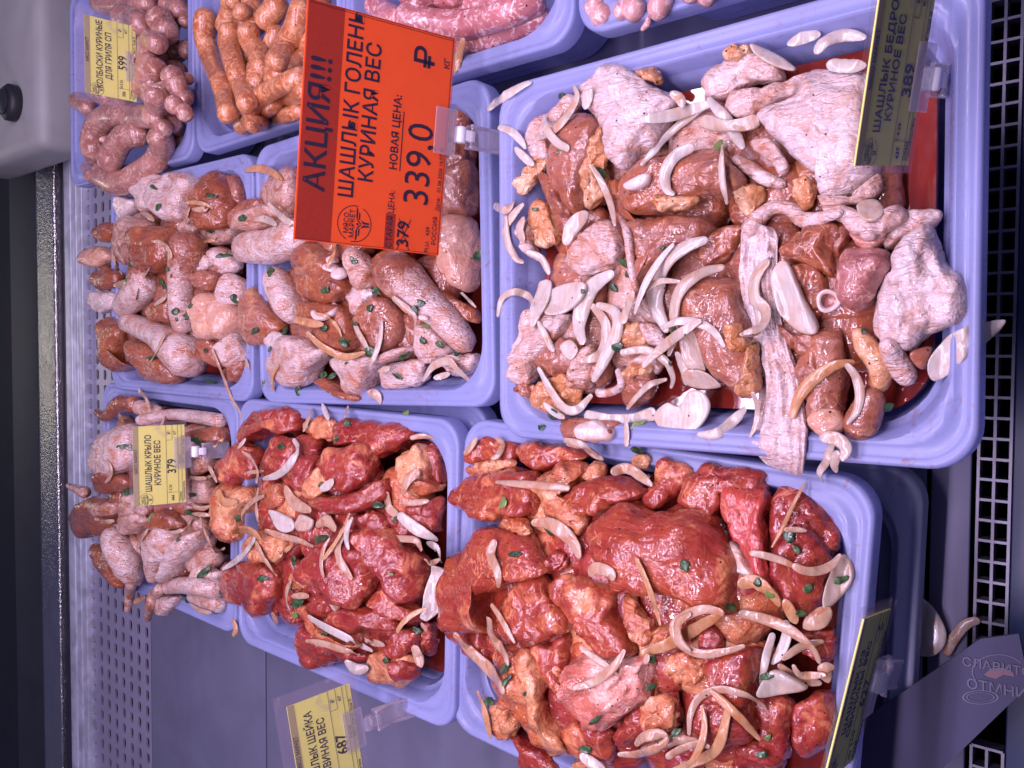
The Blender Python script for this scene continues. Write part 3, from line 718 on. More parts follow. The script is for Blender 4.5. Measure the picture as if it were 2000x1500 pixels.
LAB = {
 'lean': ('pork_chunk', 'lean dark red marinated pork chunk in %s', 'pork'), 'neck': ('pork_chunk', 'glossy salmon red pork chunk in %s', 'pork'),
 'fat': ('pork_fat_piece', 'orange stained fatty pork piece in %s', 'pork'), 'white_fat': ('pork_fat_piece', 'white strip of pork fat in %s', 'pork'),
 'pink_fat': ('pork_fat_piece', 'pink crinkled fatty pork piece in %s', 'pork'), 'fibre': ('pork_chunk', 'bright red pork strip with long muscle fibres in %s', 'pork'),
 'chicken_meat': ('chicken_piece', 'bare brownish chicken meat end in %s', 'chicken'), 'chicken_dark': ('chicken_piece', 'dark brown marinade coated chicken piece in %s', 'chicken'),
 'chicken_pale': ('chicken_piece', 'pale pink bare chicken piece in %s', 'chicken'), 'chicken_fat': ('chicken_fat_piece', 'yellow orange chicken fat piece in %s', 'chicken'),
 'skin': ('chicken_piece', 'pale wrinkled skin-on chicken piece in %s', 'chicken'), 'skin_clean': ('chicken_piece', 'clean pale skin-on chicken piece in %s', 'chicken'),
 'skin_stained': ('chicken_piece', 'marinade stained skin-on chicken piece in %s', 'chicken'), 'bone': ('chicken_knuckle', 'white bony chicken knuckle in %s', 'chicken'),
 'drum': ('chicken_drumstick', 'chicken drumstick, half skin half bare meat, in %s', 'drumstick'), 'drum_dark': ('chicken_drumstick', 'brown stained chicken drumstick in %s', 'drumstick'),
 'onion': ('onion_strip', 'pale curved onion strip in %s', 'onion'), 'onion_tint': ('onion_strip', 'orange tinted curved onion strip in %s', 'onion'), 'onion_white': ('onion_strip', 'clean white onion strip in %s', 'onion'), 'onion_orange': ('onion_strip', 'orange stained onion strip in %s', 'onion'),
 'sausage_brown': ('sausage', 'mottled brown raw sausage in %s', 'sausage'), 'sausage_orange': ('sausage', 'long orange raw sausage in %s', 'sausage'),
 'sausage_pink': ('sausage', 'white flecked pink raw sausage in %s', 'sausage'), 'sausage_pale': ('sausage', 'short pale pink raw sausage in %s', 'sausage')}
def info(m, key):
    n, l, c = LAB[m]; l = l.replace(', in %s', '').replace(' in %s', ''); return n, (l + '@' + key, c, l + 's in ' + WHERE[key])
CUR = ['T10']
PART = {'lean': 'meat', 'neck': 'meat', 'fat': 'fat', 'chicken_meat': 'meat', 'chicken_dark': 'meat', 'chicken_pale': 'meat', 'purple_meat': 'meat', 'chicken_fat': 'fat', 'skin': 'skin', 'skin_clean': 'skin',
        'skin_stained': 'skin', 'bone': 'bone', 'drum': 'leg', 'drum_dark': 'leg', 'pink_fat': 'fat'}
def b(m, c, s, th=None, **k):
    if m == 'chicken_fat': k.update(t=min(k.get('t') or 11, 11), sink=0.35, amp=0.14, freq=3.2, drape=0.6)
    if th: return blob(PART[m], m, px(c, s), None, th=th, **k)
    n, i = info(m, CUR[0]); return blob(n, m, px(c, s), i, **k)
def sw(mat, c, s, wid, th=None, **k):
    kk = CROP[c][2]; wd = np.atleast_1d(np.asarray(wid, float)) / kk
    if th: return sweep(PART[mat], mat, px(c, s), wd, None, th=th, **k)
    n, i = info(mat, CUR[0]); return sweep(n, mat, px(c, s), wd, i, **k)
def on(c, s, wid, mat='onion', **k):
    if mat == 'onion' and CUR[0] in ('T9', 'T10', 'T8', 'T5'): mat = 'onion_tint'
    kk = CROP[c][2]; n, i = info(mat, CUR[0]); p = px(c, s)
    d = dict(flat=random.uniform(0.12, 0.18), lift=1.3, zoff=0.0004, roll=random.uniform(-0.3, 0.3), bow=random.uniform(0.05, 0.3), amp=0.05, m=18, sq=0.55, rnd=True, capk=1.2, smooth=3, drop=0.0); d.update(k)
    wd = wid / kk * 1.08; prof = np.array([0.45, 0.85, 1.05, 1.05, 0.9, 0.45] if random.random() < 0.6 else [0.8, 0.95, 1.05, 1.0, 0.8, 0.35]) * wd
    return sweep(n, mat, p, prof, i, **d)
def ow(c, s, m='onion_white', t=5, **k):
    lab = {'onion_white': 'broad white onion slice', 'onion': 'broad pale onion slice', 'onion_orange': 'broad stained onion slice'}[m] + '@' + CUR[0]
    return blob('onion_slice', m, px(c, s), (k.pop('label', lab), 'onion', 'broad onion slices in ' + WHERE[CUR[0]]), t=t, drape=0.75, sink=0.0, e=0.35, amp=0.03, q=60, **k)
def herbs(c, s, sz=7.0):
    for u, v in px(c, s):
        a0 = random.uniform(0, 6.28); n = random.choice((6, 7, 8)); el = random.uniform(0.45, 0.85); k = sz * 1.45 * random.uniform(0.7, 1.35); W = []
        for q in range(n):
            an = q * 2 * math.pi / n; r = k * random.uniform(0.5, 1.25); x, y = r * math.cos(an), r * el * math.sin(an)
            W.append((u + x * math.cos(a0) - y * math.sin(a0), v + x * math.sin(a0) + y * math.cos(a0)))
        g = random.random() < 0.07
        lab = 'pale green scallion bit' if g else 'dark green parsley flake'
        blob('scallion_bit' if g else 'parsley_flake', 'scallion' if g else 'parsley', np.array(W), (lab + '@' + CUR[0], 'herb', lab + 's in ' + WHERE[CUR[0]]), t=1.6, drape=0.8, sink=-0.2, e=0.4, amp=0.16, freq=3, q=75, res=18)
TH = {}

# ---- sausages
def link_fill(key, mat, n, ln, r):
    t = TR[key]; c, s_ = math.cos(t['rot']), math.sin(t['rot']); nm, inf = info(mat, key)
    for k in range(n):
        x = random.uniform(-1, 1) * (t['lx'] / 2 - 0.03 - r); y = random.uniform(-1, 1) * (t['ly'] / 2 - 0.03 - r); a = random.uniform(0, 3.14); P3 = []
        for q in (-1, 0, 1):
            lx_ = np.clip(x + q * ln / 2 * math.cos(a) + 0.006 * (q == 0), -t['lx'] / 2 + 0.022 + r, t['lx'] / 2 - 0.022 - r); ly_ = np.clip(y + q * ln / 2 * math.sin(a), -t['ly'] / 2 + 0.022 + r, t['ly'] / 2 - 0.022 - r)
            p = np.array([t['cx'] + lx_ * c - ly_ * s_, t['cy'] + lx_ * s_ + ly_ * c, 0.105]) - np.array([0, 0, H]); cc = MW.T @ p
            P3.append((1000 - F * cc[0] / cc[2], 750 + F * cc[1] / cc[2]))
        D_ = np.linalg.norm(p); sweep(nm, mat, np.array(P3), 2 * r * F / D_, inf, amp=0.035, m=14, smooth=2, capk=0.9, lift=0.15)
CUR[0] = 'T1'
link_fill('T1', 'sausage_brown', 26, 0.055, 0.0135); link_fill('T2', 'sausage_orange', 14, 0.09, 0.012); link_fill('T3', 'sausage_pink', 8, 0.10, 0.014); link_fill('T4', 'sausage_pale', 12, 0.05, 0.015)
sp = dict(amp=0.035, m=18, smooth=2, capk=0.9)
for s, wd in (('540,20 700,20 860,30', 100), ('1040,90 1030,160', 75), ('1045,220 1040,330', 80), ('960,10 1000,60 1010,110', 112), ('830,215 900,255', 100), ('970,235 985,320', 112), ('840,310 872,400', 112),
              ('985,370 965,450', 125), ('855,490 885,610', 122), ('955,545 985,610', 95), ('950,670 1005,750', 105), ('1005,590 1045,655', 85), ('980,770 1015,815', 85), ('420,555 510,610', 85),
              ('485,920 525,995', 75), ('1050,500 1030,560', 80), ('1045,420 1040,470', 70), ('920,690 900,760', 90), ('650,85 760,110 810,160', 112), ('865,70 915,150 945,215', 122)):
    sw('sausage_brown', 'G', s, wd, **sp)
sw('sausage_brown', 'G', '890,655 760,645 630,640 545,700 520,800 545,885', 118, **sp)
sw('sausage_brown', 'G', '810,745 700,765 645,830 610,905 590,930', 122, **sp)
sw('sausage_brown', 'G', '850,725 905,800 870,900 780,970 690,1020 600,1000 560,940', 126, **sp)
CUR[0] = 'T2'
for s, wd in (('1725,300 1600,390 1500,460', 100), ('1720,600 1560,660 1400,700', 85), ('1725,500 1580,565 1450,625 1330,720', 92), ('1720,410 1560,480 1430,560 1375,660', 102),
              ('1240,10 1330,0', 95), ('1340,30 1365,110', 95), ('1560,140 1480,330', 90), ('1380,120 1395,220 1440,300 1465,420', 112), ('1165,50 1140,160 1170,300 1230,450 1262,560 1275,670', 108),
              ('1290,120 1280,240 1312,370 1360,500 1385,610', 108), ('1580,-10 1510,80 1450,160', 122), ('1700,-10 1650,160 1575,300 1515,390', 124)):
    sw('sausage_orange', 'G', s, wd, **sp)
CUR[0] = 'T3'
for s, wd in (('860,40 950,10 1150,-30', 110), ('1300,20 1500,-60', 120), ('640,10 720,70 830,130', 122), ('1020,250 1250,225 1500,135 1640,60', 130), ('790,80 950,125 1150,140 1400,70 1620,-20', 150)):
    sw('sausage_pink', 'E', s, wd, **sp)
CUR[0] = 'T4'
for s, wd in (('640,-20 680,60 720,125', 130), ('800,40 840,90', 90), ('1200,-60 1300,-20', 110), ('1300,-50 1400,10', 110), ('870,-40 895,50 940,95', 132), ('1090,-40 1050,50 1000,95', 130)):
    sw('sausage_pale', 'J', s, wd, **sp)
sw('sausage_pale', 'J', '985,100 985,140 945,188', (30, 42, 22), **sp)

# ---- drumsticks by the perforated deck
CUR[0] = 'T5'
fillers('T5', 'chicken_piece', 'chicken', ['chicken_dark', 'chicken_meat', 'skin_stained'], 20, 0.05, 0.07, ('half buried marinated chicken piece', 'low chicken pieces'))
b('bone', 'G', '650,1130 690,1095 770,1130 760,1180 700,1240 670,1200')
b('skin', 'G', '760,1080 820,1000 900,970 940,1000 930,1100 860,1180 820,1190', ridge=1)
b('chicken_dark', 'Fb', '530,400 600,340 670,400 640,470 560,470')
b('skin', 'G', '860,1080 950,980 1080,960 1120,1020 1060,1120 1040,1220 950,1230 880,1170', ridge=1)
b('chicken_meat', 'G', '1260,1000 1330,980 1360,1060 1340,1140 1290,1100')
b('chicken_dark', 'G', '1100,1080 1170,970 1230,960 1290,1060 1310,1160 1270,1260 1190,1290 1110,1230')
b('chicken_dark', 'Fb', '540,150 590,105 670,120 690,180 600,215 550,190')
b('chicken_pale', 'Fb', '460,290 490,240 600,240 620,300 560,350 480,340')
b('chicken_dark', 'Fb', '580,650 640,625 720,680 720,760 690,880 760,900 680,940 620,890 590,760')
b('chicken_dark', 'Fb', '1250,920 1380,870 1390,960 1340,1000 1270,980')
b('chicken_meat', 'Fb', '730,760 850,790 980,900 1000,980 880,1000 820,900 740,850')
b('skin_stained', 'Fb', '650,200 680,110 760,70 850,100 830,170 740,220 720,330 670,300')
b('chicken_dark', 'Fb', '830,600 900,530 970,540 970,650 900,660 850,650')
sw('drum', 'Fb', '670,590 740,520 810,440 790,330', (110, 150, 140, 130), mixf=lambda q: 1.2 - q * 0.9)
b('skin_clean', 'Fb', '510,560 540,490 640,490 660,560 610,600 550,590')
b('chicken_dark', 'Fb', '740,250 780,140 870,110 960,130 980,230 960,330 900,390 800,380')
b('chicken_meat', 'Fb', '1090,760 1180,750 1230,800 1240,900 1170,880 1110,830')
b('skin', 'Fb', '1210,790 1330,700 1370,780 1360,860 1260,900', ridge=1.2)
sw('drum', 'Fb', '690,650 780,680 880,730 980,800 1070,870 1130,920', (95, 115, 135, 190, 225, 150), mixf=lambda q: 1.5 - q * 1.0)
b('chicken_meat', 'Fb', '1070,390 1150,360 1220,400 1180,480 1100,460')
b('chicken_pale', 'Fb', '1100,560 1160,490 1240,520 1330,590 1340,690 1270,750 1170,740 1110,660')
sw('drum', 'Fb', '1090,160 1050,260 1020,380 1010,500 1020,620 1030,725', (230, 200, 150, 130, 135, 105), mixf=lambda q: 0.1 + q * 1.2)
b('skin', 'Fb', '1060,330 1110,270 1180,280 1210,330 1150,380 1080,380')
b('skin', 'Fb', '1190,260 1250,240 1330,300 1340,360 1250,385 1210,330')
b('skin', 'Fb', '1230,480 1270,400 1330,390 1370,450 1350,540 1270,555 1240,530')
for s, wd in (('620,260 640,330 680,390', 40), ('630,450 680,440 720,420', 30), ('860,560 920,510 915,450', 25), ('780,40 820,60 860,90', 25), ('1180,800 1240,950 1290,1080 1335,1150 1340,1200', 20), ('1060,10 1040,60 1035,110', 28),
              ('950,390 940,430', 30), ('1370,860 1390,920', 25)):
    on('Fb', s, wd)
herbs('Fb', '795,190 715,320 1245,285 1100,340 1070,460 1300,520 1030,560 1020,630 955,860 1150,980 890,430 860,-95 880,15 840,470 1090,620', 6)

# ---- drumsticks under the orange sign
CUR[0] = 'T6'
fillers('T6', 'chicken_piece', 'chicken', ['chicken_dark', 'chicken_meat', 'skin_stained'], 20, 0.05, 0.07, ('half buried marinated chicken piece', 'low chicken pieces'))
b('skin_stained', 'E', '70,1090 130,950 230,930 240,1130 200,1220 100,1180')
b('chicken_meat', 'G', '1310,1200 1380,1110 1480,1130 1490,1250 1400,1320 1330,1290')
b('chicken_dark', 'E', '1060,820 1180,780 1210,900 1080,1000')
b('chicken_dark', 'E', '1100,640 1190,630 1215,740 1150,800 1090,760')
b('chicken_meat', 'E', '1060,960 1200,930 1210,1180 1100,1200 1040,1130')
b('skin_stained', 'D', '30,180 80,60 200,0 360,0 400,120 280,160 130,170')
b('chicken_dark', 'D', '1380,560 1480,600 1600,680 1610,780 1480,700')
TH['d6'] = ('chicken_drumstick', 'pale pink bare drumstick end at the rim side of the orange sign', 'drumstick', None)
b('chicken_pale', 'D', '1360,100 1480,60 1580,110 1610,300 1600,480 1560,570 1480,530 1380,400 1340,250', th='d6')
b('skin', 'D', '1230,770 1300,790 1400,880 1440,970 1300,1030 1220,950 1240,860', ridge=1)
b('skin', 'D', '1380,1000 1500,960 1620,980 1580,1100 1450,1100', ridge=1)
b('skin', 'D', '1010,1090 1100,1020 1250,1000 1300,1060 1240,1180 1060,1195 1020,1150', ridge=1)
b('skin', 'D', '290,1000 360,860 450,850 560,930 640,970 570,1080 500,1170 350,1180 300,1100', ridge=1)
b('chicken_dark', 'D', '580,1150 660,1120 760,1200 850,1250 830,1285 760,1270 660,1210', t=22)
b('skin', 'D', '680,1000 780,970 950,980 1180,930 1230,950 1100,1020 960,1090 920,1170 870,1250 780,1220 720,1120', ridge=1.2)
b('chicken_meat', 'D', '70,780 110,600 180,540 250,640 340,740 350,820 250,900 180,910 110,860')
b('skin_clean', 'D', '210,830 250,815 340,840 330,920 250,930', t=8)
b('skin', 'D', '760,560 860,540 950,560 900,660 820,730 790,660', ridge=1)
sw('skin', 'D', '270,430 330,550 380,660 430,770', (150, 200, 200, 110))
TH['d3'] = ('chicken_drumstick', 'drumstick showing its brown cut end with white curled gristle beside the orange sign', 'drumstick', None)
b('chicken_dark', 'D', '460,480 430,330 440,240 560,240 640,290 780,520 790,580 700,640 600,650 500,600', th='d3')
b('bone', 'D', '620,400 660,380 700,400 690,440 640,430', th='d3', t=9, sink=0.1); b('bone', 'D', '690,420 740,410 755,460 720,490 680,470', th='d3', t=9, sink=0.1)
b('bone', 'D', '640,350 680,330 700,370 660,390', th='d3', t=8, sink=0.1)
TH['d8'] = ('chicken_drumstick', 'drumstick with white horseshoe gristle on its red brown cut end', 'drumstick', None)
b('chicken_dark', 'D', '470,640 560,640 720,660 800,760 830,880 760,960 640,950 540,860 480,740', th='d8')
sw('bone', 'D', '535,690 570,735 640,720 690,680 670,640', (45, 50, 45, 40, 30), th='d8'); sw('bone', 'D', '720,680 740,720 700,770', (25, 25, 18), th='d8')
b('chicken_meat', 'D', '830,760 880,660 980,590 1080,640 1130,760 1120,860 1050,950 970,975 890,920 850,840')
b('skin_stained', 'D', '760,300 850,280 900,350 930,430 920,510 840,550 780,480')
sw('skin', 'D', '60,290 150,275 280,270 420,210 520,180', (190, 210, 225, 240, 200))
sw('drum', 'D', '990,390 1120,480 1250,600 1390,740 1490,850 1570,950', (290, 300, 240, 215, 200, 150), mixf=lambda q: 0.0 + q * 1.9)
for s, wd in (('150,90 220,90 300,130', 40), ('1050,600 1120,660 1190,720 1200,800', 50), ('800,760 840,850 900,950', 50), ('1250,1150 1320,1050 1420,1020 1480,1080 1560,1150', 50),
              ('890,1220 950,1240 980,1300', 60), ('960,1080 1040,1060', 40), ('1500,570 1600,670', 25), ('1320,1130 1430,1100', 40), ('1290,740 1220,730', 35)):
    on('D', s, wd)
on('D', '410,740 520,770 610,780', 50, 'onion_orange'); on('D', '490,830 600,930 740,990 880,960', 50, 'onion_orange')
on('E', '1110,410 1130,300 1160,210', 50, 'onion_orange')
herbs('D', '250,200 80,90 260,430 940,560 1060,340 1020,410 800,770 620,800 770,890 755,1060 660,1110 600,1110 1140,980 1560,310 1670,920 1470,970 1360,905 440,1220 250,1160 155,820 915,965 630,970 1080,1120 1480,490 1250,890 350,810 900,670', 7)

# ---- chicken wings
CUR[0] = 'T8'
LAB['skin'] = ('chicken_wing', 'pale pink skin-on chicken wing joint in %s', 'wing'); LAB['skin_stained'] = ('chicken_wing', 'brown stained chicken wing joint in %s', 'wing')
fillers('T8', 'chicken_wing', 'wing', ['chicken_dark', 'skin_stained', 'skin_stained'], 20, 0.05, 0.065, ('half buried brown wing joint', 'low wing joints'))
sw('chicken_dark', 'W', '170,160 240,190 310,120 420,120', (35, 70, 95, 90))
sw('skin_stained', 'W', '400,130 480,150 560,170', (80, 90, 60))
b('skin', 'W', '160,460 180,360 260,270 350,230 400,260 390,450 330,540 250,570 180,500', ridge=1)
b('chicken_dark', 'W', '720,280 860,240 940,270 930,340 820,340 740,320')
sw('skin', 'W', '420,215 600,180 750,190 930,220', (60, 60, 72, 85))
b('chicken_dark', 'W', '200,600 220,520 340,540 380,600 300,640 220,640')
b('skin_stained', 'W', '740,560 800,540 850,580 850,680 780,700 740,650')
b('skin_stained', 'W', '700,400 800,360 860,420 840,500 740,520')
b('chicken_dark', 'W', '50,800 90,700 200,640 290,660 330,760 280,850 150,900 90,900')
b('chicken_dark', 'W', '170,930 260,960 330,1050 350,1150 340,1200 250,1100 190,1020')
b('skin_stained', 'W', '170,740 230,690 300,700 280,770 200,780')
sw('skin_stained', 'W', '5,592 50,612 120,640', (25, 45, 70))
b('skin_stained', 'W', '330,680 400,640 480,700 470,770 380,790')
b('chicken_dark', 'W', '480,800 560,730 640,750 690,830 600,850 520,860')
b('skin_stained', 'W', '320,830 360,760 430,760 460,820 420,870 350,880')
b('skin', 'W', '520,1300 560,1230 660,1240 640,1310 580,1360')
sw('skin', 'W', '930,1290 820,1270 720,1240', (110, 90, 60))
b('skin', 'W', '730,1130 800,1060 860,1090 910,1110 880,1170 790,1190 730,1170')
TH['w7'] = ('chicken_wing', 'whole pale chicken wing with its thin tip hanging over the perforated deck', 'wing', None)
sw('skin', 'W', '250,850 300,960 360,1060 430,1180', (110, 155, 155, 85), th='w7'); sw('skin_stained', 'W', '380,1160 368,1260 355,1335', (60, 50, 30), th='w7', rnd=True)
TH['w8'] = ('chicken_wing', 'V-shaped folded pale wing below the 379 tag', 'wing', None)
b('skin', 'W', '490,890 540,830 600,850 640,930 600,1050 540,1160 510,1100', th='w8'); b('skin', 'W', '640,930 720,870 800,860 790,940 700,1050 620,1140 560,1170 590,1060', th='w8')
TH['w9'] = ('chicken_wing', 'long wing with narrow tip pointing over the bare deck', 'wing', None)
sw('skin', 'W', '920,1205 800,1190 680,1180 560,1195', (115, 100, 90, 65), th='w9'); sw('skin_stained', 'W', '560,1195 510,1240 490,1310 475,1390', (65, 60, 50, 28), th='w9')
for s, wd in (('730,710 790,730 850,710', 25), ('730,760 850,770', 22), ('780,780 820,900 870,980 930,960', 27), ('410,970 440,900 480,850', 40), ('160,790 220,810 280,800', 25), ('420,30 470,100 490,160', 25), ('720,1290 780,1330 850,1340', 25), ('830,480 880,580', 25)):
    on('W', s, wd)
for s, wd in (('860,370 920,320', 25), ('390,1280 460,1250', 25), ('970,1370 990,1440 970,1480', 28), ('300,180 330,220', 30)): on('W', s, wd, 'onion_orange')
herbs('W', '460,695 795,1105 865,1230 345,640 690,1260 720,760 490,780 750,330 350,370', 7)
LAB['skin'] = ('chicken_piece', 'pale wrinkled skin-on chicken piece in %s', 'chicken'); LAB['skin_stained'] = ('chicken_piece', 'marinade stained skin-on chicken piece in %s', 'chicken')

# ---- dark pork cubes
CUR[0] = 'T9'
fillers('T9', 'pork_chunk', 'pork', ['lean', 'lean', 'fat'], 24, 0.05, 0.065, ('half buried marinated pork cube', 'low pork cubes'))
for m, s in (('lean', '180,150 240,80 330,40 420,30 480,60 470,140 400,170 330,150 250,190 190,200'), ('lean', '460,190 540,170 560,250 540,290 470,270'), ('lean', '1100,220 1150,230 1165,330 1160,420 1110,350'),
             ('fat', '500,120 580,80 650,120 630,200 540,180'), ('lean', '330,200 400,180 450,220 440,300 380,360 320,320'), ('lean', '400,1030 440,1000 470,1080 420,1090'), ('lean', '1060,1120 1120,1080 1125,1230 1080,1240'),
             ('lean', '640,160 700,110 780,100 880,110 980,130 1020,180 960,230 860,280 760,220 660,220'), ('lean', '1000,520 1070,490 1150,480 1150,600 1130,660 1040,620'), ('fat', '970,260 1060,230 1110,300 1100,390 1150,430 1080,470 1000,420 950,340'),
             ('lean', '130,820 190,770 280,790 350,830 370,900 330,1000 290,1055 220,1020 150,980 120,900'), ('lean', '455,1150 490,1100 560,1130 640,1200 650,1270 570,1315 500,1290'), ('fat', '800,1340 830,1250 920,1230 1010,1250 1030,1330 990,1390 900,1400'),
             ('lean', '880,1180 950,1120 1040,1130 1060,1170 1000,1240 910,1260'), ('lean', '540,1160 640,1170 760,1220 820,1250 760,1300 660,1260 580,1230'), ('lean', '520,960 600,980 640,1040 570,1080 520,1030'),
             ('lean', '90,330 130,260 190,200 260,220 280,300 260,380 200,380 150,430 100,400'), ('lean', '420,350 460,280 540,270 560,330 530,430 470,440'), ('fat', '200,700 280,640 380,680 380,780 300,800 230,760'), ('fat', '300,440 370,420 390,500 330,530'),
             ('fat', '60,480 90,400 160,420 240,420 260,500 200,560 160,690 100,690 60,600'), ('lean', '710,590 800,540 890,570 900,640 830,660 760,640'), ('lean', '520,500 600,460 720,460 820,430 900,400 900,470 820,530 700,560 590,550'),
             ('fat', '530,360 620,300 640,380 700,430 620,440 560,480 480,460'), ('lean', '600,1060 700,1010 800,1010 900,1040 960,1080 950,1130 850,1120 740,1130 640,1120'), ('lean', '810,980 880,920 980,990 1040,1020 1050,1080 960,1080 880,1040'),
             ('fat', '420,850 490,840 500,920 440,920'), ('fat', '450,980 520,1000 560,1080 660,1170 760,1210 700,1220 580,1160 480,1060'), ('lean', '560,310 640,230 740,220 840,220 830,310 790,390 720,450 650,420 600,350'),
             ('lean', '910,1290 980,1260 1040,1310 1020,1370 940,1370'), ('lean', '480,820 560,740 640,690 720,680 800,740 835,820 820,920 780,1000 690,1000 600,930 520,910'), ('lean', '740,660 800,640 890,640 960,680 1040,740 1075,800 1060,900 1030,1000 960,980 890,900 840,820 800,740')):
    b(m, 'C', s, amp=0.12, freq=2.2, jag=0.05)
for s, wd, m in (('430,190 450,240 410,320 350,370 280,390', 36, 'onion_white'), ('520,45 500,100 480,160', 35, 'onion'), ('570,20 590,70 605,100', 25, 'onion_white'), ('700,30 680,90', 20, 'onion_orange'), ('390,420 430,500 520,545', 50, 'onion'),
                 ('540,620 590,590 640,640', 50, 'onion'), ('290,640 380,670 460,690 530,720', 28, 'onion'), ('330,790 380,750 430,710', 22, 'onion_orange'), ('560,440 600,420 630,390', 40, 'onion_white'), ('1050,350 990,390 960,470', 50, 'onion'),
                 ('1000,190 1060,180 1120,190', 25, 'onion'), ('890,450 900,530 950,570', 40, 'onion'), ('970,510 1030,505 1095,495', 28, 'onion'), ('940,560 1000,610 1060,650 1140,690', 55, 'onion_white'), ('860,680 960,680 1030,690 1060,740', 30, 'onion'),
                 ('1080,700 1130,730 1155,800', 40, 'onion_white'), ('1070,780 1100,800 1150,780', 25, 'onion'), ('690,650 650,710 660,790 720,880', 40, 'onion'), ('490,1180 560,1190 660,1220 760,1250', 30, 'onion'), ('500,1060 580,1110 680,1160 820,1230', 40, 'onion_white'),
                 ('420,965 470,960 510,960', 28, 'onion'), ('1020,1200 1040,1260 1060,1310', 50, 'onion'), ('260,430 250,520 260,600', 18, 'onion'), ('60,440 90,500 160,500', 40, 'onion_orange'), ('680,1280 740,1320 800,1310', 50, 'onion_white'),
                 ('330,1040 350,1100', 30, 'onion'), ('1060,1090 1080,1140', 40, 'onion'), ('190,620 180,560 230,500 290,470', 25, 'onion'), ('200,360 290,350', 18, 'onion'), ('160,240 200,190', 18, 'onion_white'), ('780,1180 880,1200', 35, 'onion')):
    on('C', s, wd, m)
ow('C', '310,550 340,540 420,580 435,630 390,650 340,610'); ow('C', '440,610 470,560 525,590 510,640 460,640', 'onion'); ow('C', '1080,830 1130,820 1165,870 1150,980 1090,1080 1040,1070 1050,960', t=7, label='largest shell-shaped onion slice beside the rim of the dark red pork tray')
ow('C', '580,940 650,960 690,1000 640,1030 590,990', 'onion')
herbs('C', '565,415 695,115 560,680 405,920 430,790 985,820 995,895 1035,1130 975,75 925,590 850,510 158,585 885,1275 580,1150 440,1000 640,190', 7)

